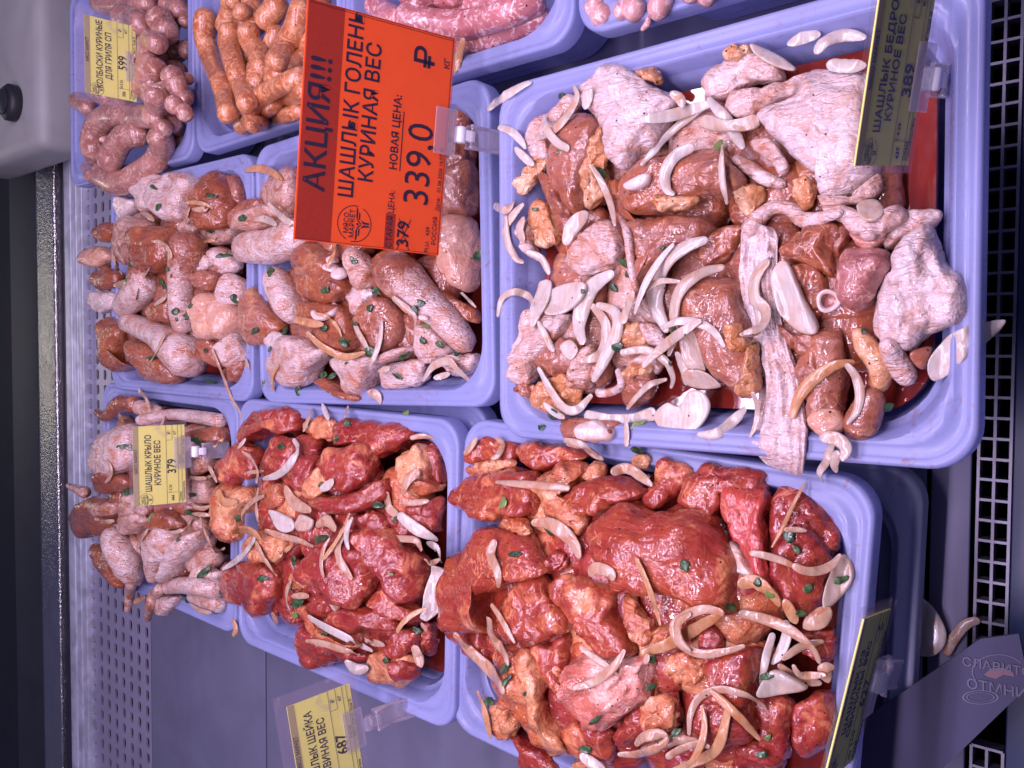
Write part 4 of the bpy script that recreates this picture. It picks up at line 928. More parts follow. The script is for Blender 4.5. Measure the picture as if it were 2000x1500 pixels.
# ---- pork neck
CUR[0] = 'T10'
fillers('T10', 'pork_chunk', 'pork', ['neck', 'lean', 'fat'], 24, 0.055, 0.075, ('half buried marinated pork piece', 'low pork pieces'))
for m, c, s in (('neck', 'A', '150,100 200,20 290,0 380,40 370,110 260,120 180,130'), ('neck', 'A', '365,60 440,30 560,40 650,60 700,95 640,120 560,140 470,165 400,130'), ('fat', 'A', '150,150 220,120 340,110 360,140 260,170 190,190'),
                ('fat', 'A', '470,180 560,140 660,130 690,160 660,220 600,260 640,330 720,370 680,430 600,400 500,360 470,270'), ('neck', 'A', '950,240 1000,200 1010,120 1060,110 1154,150 1154,200 1090,260 1030,310 960,320'),
                ('neck', 'A', '85,270 140,210 220,180 330,150 420,150 465,200 470,300 430,370 340,350 270,380 200,390 130,330'), ('fat', 'A', '670,170 720,115 770,140 760,190 700,205'), ('fat', 'A', '890,110 930,80 975,100 960,150 905,150'),
                ('neck', 'A', '590,260 660,220 760,185 860,200 950,240 930,290 830,310 740,360 640,350 590,310'), ('lean', 'A', '45,790 110,760 200,780 240,880 260,1000 270,1040 200,1020 110,960 70,900'), ('lean', 'B', '620,260 660,180 760,180 860,250 920,330 950,400 930,480 880,400 780,370 680,370 620,450'),
                ('lean', 'B', '760,850 900,830 935,860 930,980 860,1000 780,960'), ('lean', 'B', '720,1230 800,1150 880,1140 940,1190 930,1320 880,1400 790,1440 730,1380'), ('lean', 'B', '550,1180 640,1150 720,1190 720,1300 710,1400 660,1450 580,1400 570,1300'),
                ('lean', 'A', '310,1250 370,1330 440,1400 520,1450 560,1520 410,1510 370,1400'), ('fat', 'A', '240,1230 290,1200 340,1240 370,1330 330,1370 260,1330'), ('lean', 'A', '820,1340 880,1260 980,1200 1080,1160 1100,1260 1060,1340 960,1330 900,1380 830,1390'),
                ('neck', 'A', '580,1300 680,1290 780,1310 820,1340 820,1430 780,1480 700,1470 640,1440 600,1390'), ('lean', 'B', '450,1400 560,1380 680,1450 640,1520 470,1520'), ('lean', 'B', '150,1400 300,1380 330,1450 250,1520 130,1510'), ('fat', 'A', '640,1460 760,1480 800,1540 640,1540'),
                ('neck', 'A', '40,680 70,580 150,480 240,410 330,410 440,450 500,560 510,620 380,650 310,710 240,740 230,820 250,900 180,900 80,880 45,780'), ('fat', 'A', '300,390 360,365 430,400 430,450 360,440'), ('neck', 'A', '430,940 530,930 600,900 600,1000 600,1100 630,1160 560,1170 510,1110 470,1040'),
                ('fat', 'A', '340,1010 420,960 460,1020 500,1120 510,1200 560,1290 620,1400 600,1450 520,1430 420,1320 340,1230 310,1150'), ('neck', 'A', '290,830 330,700 420,640 510,640 550,720 610,810 600,880 520,930 430,930 340,910'), ('neck', 'A', '490,580 540,520 600,540 600,590 540,625 500,610'),
                ('fat', 'B', '0,790 50,790 80,840 150,820 140,900 60,960 0,980'), ('fat', 'B', '130,1000 200,940 270,960 330,1010 290,1080 220,1100 160,1070'), ('lean', 'B', '280,870 350,830 400,880 390,980 340,1040 310,980'), ('pink_fat', 'A', '600,1050 660,990 760,990 860,980 960,1000 980,1080 960,1180 880,1250 760,1310 680,1290 600,1230 590,1130'),
                ('fat', 'B', '30,1200 90,1160 160,1170 190,1230 150,1340 60,1330 20,1280'), ('neck', 'B', '330,1000 400,960 540,940 570,1000 560,1140 570,1240 575,1340 500,1390 400,1390 310,1350 270,1290 280,1190 330,1100 380,1050'),
                ('neck', 'A', '520,680 560,625 650,630 760,670 820,720 830,800 890,880 915,970 850,990 760,960 690,900 640,830 580,770 530,730'), ('fat', 'A', '860,740 910,730 930,800 990,830 1000,900 930,960 880,880'),
                ('lean', 'B', '630,430 690,370 800,360 900,410 930,480 900,560 880,640 850,740 800,790 740,760 680,700 640,620'), ('neck', 'B', '190,230 210,150 270,90 340,50 420,80 520,80 600,100 610,180 520,190 420,190 400,250 340,330 290,300 230,270'),
                ('white_fat', 'B', '420,430 470,460 510,540 560,610 500,590 450,560'), ('fibre', 'B', '400,250 420,170 520,165 610,180 600,300 610,420 625,520 620,640 560,600 500,480 430,370'),
                ('neck', 'P', '1165,1040 1183,1006 1218,980 1266,1000 1300,994 1333,996 1370,1000 1391,1016 1407,1045 1420,1087 1440,1170 1432,1190 1395,1186 1357,1170 1312,1161 1250,1163 1205,1158 1184,1110 1168,1075')):
    k = dict(amp=0.10, freq=2.2, jag=0.04, res=64)
    if m == 'fat': k.update(amp=0.16, freq=3.0)
    if m == 'pink_fat': k.update(amp=0.13, freq=3.5, ridge=2.0)
    b(m, c, s, **k)
for c, s, wd, m in (('A', '270,470 250,540 280,620 285,690', 40, 'onion'), ('A', '430,395 510,400 580,440 630,500 650,560', 60, 'onion'), ('A', '690,630 720,600 790,620 800,660', 50, 'onion'), ('A', '80,890 130,950 200,1020 260,1080 310,1170', 55, 'onion'),
                    ('A', '250,760 290,820 330,890 360,940', 27, 'onion'), ('A', '240,820 250,900 300,970 330,1040', 40, 'onion'), ('A', '270,10 300,40 280,90 250,110', 28, 'onion'), ('A', '590,40 660,50 720,90 760,110', 30, 'onion'), ('A', '790,170 860,150 930,190 980,230', 45, 'onion'),
                    ('A', '650,950 700,990 760,1030 820,1080', 25, 'onion'), ('B', '0,960 100,930 200,880 300,820 400,760', 50, 'onion_orange'), ('B', '400,770 300,750 200,790 160,840 190,910 280,960 400,950 500,920', 42, 'onion'),
                    ('B', '460,640 540,620 620,680 660,740', 60, 'onion_orange'), ('B', '690,800 690,880 660,960 620,1010', 45, 'onion_white'), ('B', '630,860 600,960 580,1050 570,1110', 32, 'onion_white'), ('B', '650,1010 720,1060 800,1090 860,1100', 40, 'onion'),
                    ('B', '670,990 760,930 870,900', 32, 'onion'), ('B', '770,840 840,800 900,740', 70, 'onion'), ('B', '460,770 560,790 670,830 760,890 820,950 850,1010', 46, 'onion'), ('B', '230,1350 240,1240 290,1160 380,1130 480,1150 560,1190 600,1230', 32, 'onion'),
                    ('B', '420,1200 400,1290 380,1370 340,1430 240,1480 150,1510', 40, 'onion_orange'), ('B', '780,150 720,260 670,370 620,460', 18, 'onion_orange'), ('B', '680,375 740,375 790,380', 25, 'onion'), ('B', '920,1020 870,1040 890,1100', 50, 'onion'),
                    ('B', '0,1420 120,1380 200,1370 330,1400', 40, 'onion'), ('A', '900,1400 940,1360 1020,1350 1060,1390', 40, 'onion'), ('A', '820,1440 920,1440 1020,1400 1050,1360', 35, 'onion'), ('A', '650,1440 710,1480 770,1510', 42, 'onion_white'),
                    ('A', '190,1150 220,1240 250,1370', 30, 'onion_orange'), ('A', '1154,800 1090,850 1100,930 1154,980', 40, 'onion'), ('B', '40,960 20,1010', 30, 'onion'), ('A', '130,90 160,50 190,10', 30, 'onion'), ('B', '680,700 740,820', 45, 'onion_orange'), ('B', '720,1010 760,1060 880,1060', 30, 'onion')):
    on(c, s, wd, m)
ow('B', '570,1110 620,1040 700,1060 780,1130 700,1160 580,1160', t=8, label='pointed white onion wedge between the pork neck pieces')
ow('B', '880,640 940,500 990,520 1010,600 960,680 890,740', 'onion', t=7, label='orange tinted onion wedge leaning on the rim of the pork neck tray')
herbs('A', '300,310 500,430 185,665 905,65 310,1045 320,1110 245,1200 975,1010 980,1130', 8); herbs('B', '710,405 740,465 610,680 560,620 760,770 800,650 950,610 600,1070 600,1360 210,550 580,1440', 9)

# ---- thighs
CUR[0] = 'T7'
fillers('T7', 'chicken_piece', 'chicken', ['chicken_dark', 'chicken_meat', 'skin_stained'], 20, 0.055, 0.07, ('half buried marinated chicken piece', 'low chicken pieces'))
GRP = None
for k, l in (('a', 'chicken thigh with bare brown meat and an orange fat seam on top'), ('b', 'thigh lying under a broad crinkled white skin next to the sausage trays'), ('c', 'thigh with white skin and a yellow fat nub at the rim'),
             ('d', 'thigh with the largest smooth white skin, behind the 389 tag'), ('e', 'thigh showing a white bone end and round glossy muscle'), ('f', 'thigh with a plump pale skin beside curled onion rings'),
             ('g', 'thigh turned meat side up with a thin rim of skin'), ('h', 'brown meat thigh with yellow fat lobes beside the pleated skin'), ('i', 'thigh with torn skin in the corner towards the dark pork tray'),
             ('j', 'thigh with a bony knuckle jutting over the rim towards the pork neck'), ('k', 'thigh with a round hollow bone end and purple muscle'), ('l', 'thigh under a big loose white skin at the front rim'), ('m', 'long pleated strip of white chicken skin hanging over the rim'), ('n', 'twisted rope of white chicken skin')):
    TH[k] = ('chicken_skin' if k in 'mn' else 'chicken_thigh', l, 'chicken', None)
sk = dict(drape=0.5, res=88, ridge=2.2, amp=0.06, freq=2.5)
mt = dict(drape=0.35, res=64, amp=0.09, freq=2.4)
b('skin', 'J', '250,870 300,760 400,680 500,600 580,600 560,680 480,790 420,880 400,980 330,1000 260,960', th='a', **sk)
b('chicken_fat', 'J', '160,1130 220,1040 300,980 380,930 390,1000 330,1100 260,1180 190,1190', th='a', **mt)
b('skin_clean', 'J', '600,560 680,480 790,400 900,440 1010,520 1100,560 1200,620 1160,700 1050,880 960,950 870,1040 800,1010 740,860 690,720 640,650', th='b', **{**sk, 'ridge': 2.8})
b('chicken_fat', 'J', '920,440 1030,420 1080,480 1060,520 980,490', th='b', **mt)
b('chicken_meat', 'J', '400,970 430,830 500,740 580,690 660,690 720,760 720,900 650,1100 620,1250 560,1330 470,1200 400,1080', th='a', t=34, **mt)
b('chicken_fat', 'J', '650,900 700,780 725,800 735,1000 730,1150 680,1260 630,1290 620,1160', th='a', t=16, **mt)
b('skin', 'J', '1340,560 1350,470 1460,380 1620,330 1760,350 1830,440 1800,500 1600,520 1500,580 1380,610', th='c', **sk)
b('chicken_fat', 'J', '1445,330 1500,290 1620,285 1600,350 1500,385', th='c', **mt)
b('skin', 'P', '1420,218 1436,186 1478,173 1550,157 1578,141 1578,173 1555,192 1514,205 1482,230 1440,235', th='d', **sk)
b('skin_clean', 'K', '100,720 200,650 350,580 420,440 560,430 740,440 830,500 850,760 830,1050 640,1200 540,1240 480,1200 470,1100 400,1040 260,900 170,820', th='d', t=30, drape=0.3, res=96, ridge=1.2, amp=0.03)
b('skin', 'K', '60,870 150,850 230,900 290,1020 270,1090 190,1010 90,930', th='d', **{**sk, 'ridge': 3.5})
b('chicken_fat', 'K', '320,1100 400,1080 450,1160 430,1260 370,1280 320,1190', th='d', **{**mt, 'amp': 0.18})
b('skin_stained', 'K', '470,1200 560,1250 720,1200 840,1060 850,1160 760,1240 640,1260 520,1290', th='d', **sk)
b('chicken_fat', 'J', '270,1270 330,1220 400,1280 440,1420 420,1500 330,1500 280,1400', th='f', **mt)
b('chicken_dark', 'J', '330,1060 400,1080 470,1200 540,1330 470,1420 400,1260', th='f', **mt)
b('skin', 'L', '470,240 560,120 680,30 780,80 810,180 780,300 680,340 570,350 490,300', th='f', **sk)
b('skin', 'L', '190,100 260,40 290,160 330,260 240,240', th='f', **sk)
b('chicken_dark', 'L', '1310,110 1430,60 1540,60 1480,160 1420,260 1300,300 1260,230', th='g', **mt)
b('chicken_meat', 'L', '820,100 900,20 1050,0 1250,0 1330,60 1310,150 1180,200 1050,300 960,400 910,500 880,420 860,250', th='g', t=30, **mt)
sw('skin', 'L', '790,0 830,120 850,300 880,450 900,520', (40, 55, 50, 45, 30), th='g')
b('chicken_meat', 'J', '830,1110 880,1040 980,960 1100,940 1300,920 1450,940 1540,1010 1600,1120 1540,1230 1400,1210 1200,1270 1000,1310 880,1310 840,1200', th='e', t=32, **mt)
b('chicken_fat', 'J', '1000,1200 1150,1180 1300,1200 1250,1270 1080,1290', th='e', **mt)
b('chicken_dark', 'J', '745,1120 800,1090 840,1200 900,1310 930,1350 850,1330 780,1250', th='e', **mt)
b('chicken_meat', 'J', '1290,1080 1350,1000 1480,990 1560,1060 1570,1150 1480,1200 1350,1180', th='e', t=20, **mt)
b('bone', 'J', '840,1130 920,1080 1000,1060 990,1120 920,1160 860,1160', th='e', t=9, sink=0.1)
b('chicken_fat', 'J', '1540,1160 1620,1130 1700,1150 1690,1250 1600,1320 1540,1240', th='e', **{**mt, 'amp': 0.18})
sw('skin', 'J', '1500,960 1600,1020 1700,1090 1830,1130', (50, 80, 80, 50), th='e')
b('skin', 'L', '170,900 220,680 260,560 370,560 500,580 440,720 330,850 280,980 240,1000 180,960', th='i', **{**sk, 'ridge': 3})
b('chicken_dark', 'L', '170,1000 290,990 320,1070 290,1120 200,1080', th='i', **mt)
b('chicken_meat', 'L', '310,850 430,730 520,720 600,800 560,900 440,940 360,960', th='i', **mt)
b('chicken_fat', 'L', '280,1100 350,960 460,920 560,960 560,1080 500,1170 380,1180 300,1160', th='i', **{**mt, 'amp': 0.18})
b('skin_stained', 'L', '480,980 540,820 640,760 660,900 620,1010 560,1030', th='i', **sk)
b('chicken_meat', 'L', '640,860 720,850 730,940 680,1000 620,960', th='j', **mt)
b('chicken_fat', 'L', '800,660 900,620 940,700 930,800 820,820 780,760', th='j', **mt)
b('skin', 'L', '910,640 990,640 1050,700 1050,760 960,760', th='j', **sk); b('skin', 'L', '820,890 980,800 1060,880 1000,940 900,920', th='j', **sk)
b('chicken_meat', 'L', '780,960 850,900 960,890 1000,970 980,1070 900,1130 820,1110', th='j', **mt)
b('chicken_fat', 'L', '780,930 860,870 960,890 930,940 850,960', th='j', **mt)
sw('skin', 'L', '640,1040 720,1040 790,1000 770,900', (60, 50, 50, 40), th='j')
b('chicken_meat', 'L', '450,1200 560,1180 780,1200 760,1260 600,1300 460,1320', th='j', t=16)
b('bone', 'L', '540,1230 620,1200 740,1250 740,1310 640,1330 560,1310', th='j', t=18)
b('chicken_dark', 'L', '665,1275 690,1255 725,1255 730,1285 700,1305 670,1305', th='j', t=5, sink=0)
b('chicken_meat', 'L', '1140,470 1200,400 1330,360 1480,380 1530,560 1560,700 1600,900 1590,1040 1500,1060 1370,990 1300,850 1250,700 1150,580', th='h', t=34, **mt)
b('chicken_fat', 'L', '1400,650 1480,640 1530,760 1500,800 1420,780', th='h', t=12, **mt); b('chicken_fat', 'L', '1560,740 1600,800 1600,1000 1540,1070 1460,1060 1500,960', th='h', t=12, **mt)
b('chicken_dark', 'N', '200,180 330,60 450,30 570,50 560,120 500,200 470,330 380,280 260,260', th='k', **mt)
b('chicken_dark', 'N', '260,260 380,280 440,350 420,520 340,560 300,430', th='k', **mt)
b('chicken_dark', 'N', '170,560 280,620 380,600 420,700 330,760 300,740 230,680', th='k', **mt)
b('chicken_meat', 'N', '290,800 360,680 420,600 520,600 540,720 560,850 540,1000 540,1100 440,1160 350,1090 330,960', th='k', **mt)
b('chicken_pale', 'N', '340,1050 420,1010 510,1030 530,1120 440,1165 360,1120', th='k', t=10, **mt)
b('skin', 'N', '720,0 850,-20 1030,-20 1000,60 850,130 760,190 740,100', th='l', **sk)
b('skin_clean', 'N', '700,600 690,480 760,320 800,280 800,180 880,90 1000,40 1040,120 1070,250 1160,330 1180,450 1150,560 1000,620 880,720 830,700 760,720', th='l', **{**sk, 't': 30})
sw('skin', 'N', '750,640 780,720 850,830 900,880', (80, 105, 115, 90), th='l')
b('chicken_meat', 'N', '880,720 990,690 960,800 910,790', th='l')
b('pink_fat', 'N', '560,60 700,10 760,100 700,180 600,150', th='k', **mt)
b('purple_meat', 'N', '490,320 530,200 620,170 740,190 790,260 750,340 680,470 600,510 530,480 500,400', th='k', t=30, **mt)
sw('chicken_fat', 'N', '590,590 650,690 710,770 720,850 690,930', (50, 110, 120, 110, 90), th='k'); sw('chicken_meat', 'N', '690,900 660,1000 620,1100 590,1190', (120, 150, 170, 120), th='k')
b('skin', 'K', '500,1280 620,1260 760,1300 880,1290 960,1250 1010,1330 900,1420 760,1480 640,1400', th='l', **sk)
sw('skin', 'K', '20,1450 100,1330 200,1265 300,1280 370,1340 480,1330 620,1290', (130, 110, 80, 80, 90, 70, 40), th='n', amp=0.14)
# pleated skin strip
def pleated():
    k = CROP['N'][2]; c = px('N', '100,50 85,250 95,450 140,650 195,850 205,1050 190,1200 200,1335'); wd = np.array([190, 190, 170, 165, 190, 240, 310, 270]) / k
    o = sweep('skin', 'skin_clean', c, wd, None, th='m', flat=0.26, lift=0.9, amp=0.03, m=72, n=90, smooth=5, rnd=True, capk=0.6)
    me = o.data; n = len(me.vertices); co = np.zeros(n * 3); me.vertices.foreach_get('co', co); co = co.reshape(90, 72, 3)
    an = np.arange(72) / 72 * 2 * math.pi; s_ = np.arange(90) / 89
    for i in range(90):
        x = np.cos(an) * 11 + 1.2 * math.sin(s_[i] * 7)
        h = 1 - np.abs(vnoise(np.stack([x, np.full(72, s_[i] * 3.0), np.full(72, 4.2)], 1), 5)) * 2.4
        co[i, :, 2] += 0.0028 * h * (np.sin(an) > 0.05) * (0.5 + 0.5 * min(1, (1.05 - s_[i]) * 3))
    me.vertices.foreach_set('co', co.reshape(-1)); me.update()
pleated()
# hollow bone end
def ring():
    c = px('N', '450,450')[0]; z = HM[int((at(np.array([c]), np.array([0.155]))[0, 0] - GX0) / CS), int((at(np.array([c]), np.array([0.155]))[0, 1] - GY0) / CS)] + 0.005; P = at(np.array([c]), np.array([z]))[0]; V = []; n, m = 28, 10
    ax = np.array([0.35, -0.15, 0.92]); ax /= np.linalg.norm(ax); a = np.cross(ax, [1, 0, 0]); a /= np.linalg.norm(a); bb = np.cross(ax, a)
    for i in range(n):
        q = 2 * math.pi * i / n; d = a * math.cos(q) + bb * math.sin(q)
        for r, h in ((0.0060, -0.03), (0.0067, -0.008), (0.0068, -0.001), (0.0062, 0.0008), (0.0046, 0.0004), (0.0038, -0.002), (0.0036, -0.02)): V.append(P + d * r * (1 + 0.06 * math.sin(3 * q)) + ax * h)
    m = 7; Fc = [(i * m + j, i * m + j + 1, ((i + 1) % n) * m + j + 1, ((i + 1) % n) * m + j) for i in range(n) for j in range(m - 1)]
    o = raw('bone_end', V, Fc, 'bone', THINGS['k'])
    V = [P + (a * math.cos(q) + bb * math.sin(q)) * 0.0045 - ax * 0.004 for q in np.linspace(0, 2 * math.pi, 20, endpoint=False)]
    raw('marrow', V + [v - ax * 0.004 for v in V], [tuple(range(20)), tuple(range(20, 40))[::-1]] + [(i, (i + 1) % 20, 20 + (i + 1) % 20, 20 + i) for i in range(20)], 'purple_meat', o)
ring()
for c, s, wd, m in (('J', '530,520 550,600 480,720 400,800 300,850', 50, 'onion'), ('J', '600,670 615,590 640,540', 70, 'onion_white'), ('J', '70,770 150,800 210,860 240,910', 45, 'onion_white'), ('J', '170,900 230,960 290,1010', 45, 'onion_white'),
                    ('J', '940,1010 1030,910 1150,780 1330,660', 45, 'onion_white'), ('J', '930,735 1100,710 1250,670 1380,630', 62, 'onion_white'), ('J', '1350,590 1430,690 1500,790 1570,910', 62, 'onion_white'), ('J', '1270,890 1150,950 1090,1050 1100,1150 1150,1190', 68, 'onion_white'),
                    ('J', '1120,560 1180,600 1200,660', 50, 'onion'), ('J', '480,1500 520,1390 620,1290', 85, 'onion_white'), ('J', '40,1250 120,1280 170,1230', 50, 'onion'), ('J', '130,1500 110,1400 170,1300 230,1240', 50, 'onion'), ('J', '230,1320 200,1400 230,1480', 60, 'onion'),
                    ('K', '270,270 400,220 480,210', 60, 'onion_white'), ('K', '440,330 500,250 620,210 760,230', 70, 'onion_white'), ('K', '510,390 640,400 760,400', 70, 'onion_white'), ('L', '110,0 120,150 170,250 220,280', 42, 'onion'),
                    ('L', '65,600 90,490 160,450 250,480 270,560 230,610', 40, 'onion'), ('L', '230,210 320,260 370,350', 45, 'onion_white'), ('L', '600,510 690,620 700,720 660,820 540,860', 60, 'onion'), ('L', '640,520 750,570 760,680 700,820 620,980', 70, 'onion_white'),
                    ('L', '750,330 620,420 560,540 540,660 570,760', 90, 'onion_white'), ('L', '300,890 370,1020 450,1130 530,1140 620,1050', 52, 'onion_white'), ('L', '330,1100 400,1160 460,1190', 36, 'onion_white'), ('L', '1300,140 1170,180 1050,270 1000,400 990,530 1060,690', 92, 'onion_white'),
                    ('L', '1140,390 1010,390 910,460 900,540 960,600', 36, 'onion'), ('L', '1400,300 1250,340 1130,440 1090,580 1100,700 1060,830', 72, 'onion'), ('L', '780,810 920,790 1040,850 1090,950 1080,1020', 46, 'onion'), ('L', '820,1140 880,1060 960,990 1060,960', 40, 'onion'),
                    ('L', '1230,1290 1350,1280 1450,1200 1520,1130', 60, 'onion_white'), ('L', '820,1360 820,1260 810,1180', 35, 'onion'), ('L', '1110,800 1160,900 1170,1000', 60, 'onion'), ('L', '300,620 370,760 400,800', 42, 'onion'), ('L', '1600,280 1570,400 1590,560 1590,680 1480,700', 42, 'onion'),
                    ('L', '790,640 830,520 860,440', 60, 'onion'), ('N', '140,230 70,320 60,430 120,500 100,580 0,620', 60, 'onion'), ('N', '590,770 480,790 370,860 290,960 260,1070', 55, 'onion_orange'), ('N', '470,1180 440,1280 400,1350 420,1400', 40, 'onion'),
                    ('N', '500,1230 480,1300 490,1350', 40, 'onion'), ('N', '400,1160 490,1170 540,1220 520,1290', 60, 'onion'), ('J', '0,670 100,590 220,520 280,500', 55, 'onion_white'), ('L', '450,1320 540,1340 620,1390 680,1430', 40, 'onion')):
    on(c, s, wd, m)
ow('J', '1290,760 1340,700 1480,740 1640,700 1670,760 1550,800 1400,800', 'onion'); ow('J', '1620,270 1740,310 1875,400 1860,430 1740,400 1640,330', t=6)
ow('L', '350,560 380,440 520,390 600,410 560,500 470,570 400,590', t=6, label='milky round onion slice under the crossed onion strips on the thighs'); ow('L', '440,760 490,730 540,790 500,850 450,820', t=3)
ow('L', '290,420 330,380 380,390 370,480 300,640 260,640', t=4)
ow('L', '1130,720 1220,660 1290,900 1180,890', 'onion', t=4); ow('L', '1170,910 1290,920 1380,1000 1270,1020 1170,990', 'onion', t=4)
TH['heart'] = ('onion_slice', 'heart-shaped onion slice with a long tail on the rim of the thigh tray', 'onion', None)
blob('bulb', 'onion_white', px('L', '980,1180 1060,1100 1130,1115 1200,1030 1280,1040 1310,1120 1260,1230 1160,1300 1060,1280'), None, th='heart', t=5, drape=0.6, sink=0, e=0.35, amp=0.02, q=70)
sweep('tail', 'onion_white', px('L', '570,1170 700,1190 850,1190 1000,1160'), np.array([65, 55, 55, 90]) / 3, None, th='heart', flat=0.25, lift=1, smooth=4, amp=0.05)
ow('N', '150,330 200,240 260,270 330,430 400,590 370,625 280,600 190,500', t=9, label='thick half-moon onion wedge beside the hollow bone end')
ow('N', '970,760 1100,620 1360,550 1150,780 990,870', t=4, label='large flat onion shard jutting over the front rim to the air grille')
ow('K', '700,1250 800,1210 870,1290 820,1350 740,1340', 'onion', t=4)
herbs('L', '805,280 745,430 1095,650 385,1165 880,1230 325,1240 765,780 1075,510', 8); herbs('J', '440,580 360,1020 1410,890 700,1055', 7); herbs('N', '915,1180 765,1000', 9)
def scatter(key, n, wr, lr, mats, hn=0, hs=6):
    CUR[0] = key; t = TR[key]; c, s_ = math.cos(t['rot']), math.sin(t['rot'])
    def spot():
        x = random.uniform(-0.86, 0.86) * (t['lx'] / 2 - 0.02); y = random.uniform(-0.86, 0.86) * (t['ly'] / 2 - 0.02)
        cc = MW.T @ (np.array([t['cx'] + x * c - y * s_, t['cy'] + x * s_ + y * c, t['z'] + 0.015]) - np.array([0, 0, H])); return 1000 - F * cc[0] / cc[2], 750 + F * cc[1] / cc[2]
    for k in range(n):
        u, v = spot(); a = random.uniform(0, 6.28); L_ = random.uniform(*lr); bend = random.uniform(-0.9, 0.9); pts = []
        x, y = u, v
        for q in range(5): pts.append('%.1f,%.1f' % (x, y)); x += L_ / 4 * math.cos(a); y += L_ / 4 * math.sin(a); a += bend * 0.5
        on('P', ' '.join(pts), random.uniform(*wr), random.choice(mats))
    herbs('P', ' '.join('%.1f,%.1f' % spot() for k in range(hn)), hs) if hn else None
scatter('T5', 6, (6, 10), (40, 80), ['onion', 'onion_orange'], 10, 5)
scatter('T6', 7, (7, 13), (50, 100), ['onion', 'onion_orange'], 12, 6)
scatter('T8', 7, (6, 9), (40, 70), ['onion', 'onion_orange'], 5, 5)
scatter('T9', 9, (8, 13), (50, 110), ['onion', 'onion_white', 'onion_orange'], 6, 6)
scatter('T10', 8, (10, 16), (80, 150), ['onion', 'onion_orange'], 6, 8)
scatter('T7', 8, (9, 18), (90, 170), ['onion', 'onion_white'], 8, 6)
# things fallen beside the trays
WHERE['deck'] = 'the open gaps between trays'; CUR[0] = 'deck'
def deck_onion(s, m, t, label, q=None):
    blob('onion_slice', m, px('Q', s), (label, 'onion'), t=t, drape=0.2, sink=-0.05, e=0.35, amp=0.02, zc=0.004)
deck_onion('540,480 590,480 660,530 720,610 755,700 740,780 680,830 600,830 530,790 510,720 540,650 545,580', 'onion_white', 5, 'big half-round onion slice lying on the bare deck by the grille')
sweep('onion_strip', 'onion', px('Q', '740,840 790,740 860,660 940,630'), np.array([40, 50, 50, 40]) / 3, ('pale onion arc lying on the deck against the air grille', 'onion', None), flat=0.25, zc=0.004)

# ------------------------------------------------------------------ price tags
def txt(parent, s, x, y, size, mat='ink', bold=0.0, sx=1.0, z=0.0006, align='LEFT', name='lettering', shear=0.0):
    c = bpy.data.curves.new('t', 'FONT'); c.body = s; c.size = size; c.align_x = align; c.align_y = 'CENTER'; c.offset = bold * size; c.shear = shear; c.resolution_u = 3; c.extrude = 0.00008
    o = bpy.data.objects.new('t', c); COL.objects.link(o); dg = bpy.context.evaluated_depsgraph_get()
    me = bpy.data.meshes.new_from_object(o.evaluated_get(dg)); bpy.data.objects.remove(o); me.materials.clear(); me.materials.append(M[mat])
    o = bpy.data.objects.new(name, me); COL.objects.link(o); o.parent = parent; o.location = (x, y, z); o.scale = (sx, 1, 1); return o
def poly(parent, name, pts, mat, z=0.0005, h=0.0002):
    n = len(pts); V = [(x, y, z) for x, y in pts] + [(x, y, z + h) for x, y in pts]
    me = bpy.data.meshes.new(name); me.from_pydata(V, [], [tuple(range(n))[::-1], tuple(range(n, 2 * n))] + [(i, (i + 1) % n, n + (i + 1) % n, n + i) for i in range(n)]); me.materials.append(M[mat])
    o = bpy.data.objects.new(name, me); COL.objects.link(o); o.parent = parent; return o
def rect(parent, name, x0, x1, y0, y1, mat, z=0.0005, h=0.0002): return poly(parent, name, [(x0, y0), (x1, y0), (x1, y1), (x0, y1)], mat, z, h)
def logo(parent, cx, cy, r, mat='ink', z=0.0006):
    V = []; n = 40; segs = [i for i in range(n) if not (17 <= i <= 18 or 37 <= i <= 38)]
    me = bpy.data.meshes.new('logo'); F_ = []
    for i in range(n):
        a = 2 * math.pi * i / n; V += [(cx + r * math.cos(a), cy + r * math.sin(a), z), (cx + r * 0.955 * math.cos(a), cy + r * 0.955 * math.sin(a), z)]
    for i in segs: j = (i + 1) % n; F_.append((2 * i, 2 * j, 2 * j + 1, 2 * i + 1))
    def pg(pts):
        b_ = len(V); V.extend([(cx + x * r, cy + y * r, z) for x, y in pts]); F_.append(tuple(range(b_, b_ + len(pts))))
    for s_ in (-1, 1):
        pg([(s_ * x, y) for x, y in ((0.95, -0.08), (0.35, -0.08), (0.26, -0.17), (0.78, -0.17))]); pg([(s_ * x, y) for x, y in ((0.68, -0.23), (0.26, -0.23), (0.22, -0.31), (0.56, -0.31))])
        pg([(s_ * x, y) for x, y in ((0.30, -0.12), (0.21, -0.12), (0.02, -0.32), (0.02, -0.42))]); pg([(s_ * x, y) for x, y in ((0.24, -0.36), (0.03, -0.5), (0.03, -0.86), (0.12, -0.86), (0.14, -0.55))])
        pg([(s_ * x, y) for x, y in ((0.08, -0.18), (0.0, -0.26), (0.0, -0.14), (0.04, -0.1))])
    me.from_pydata(V, [], F_); me.materials.append(M[mat]); o = bpy.data.objects.new('logo', me); COL.objects.link(o); o.parent = parent
    txt(parent, 'МЯСО', cx, cy + 0.47 * r, r * 0.40, mat, 0, 0.95, z, 'CENTER'); txt(parent, 'МАРКЕТ', cx, cy + 0.13 * r, r * 0.40, mat, 0, 0.95, z, 'CENTER')
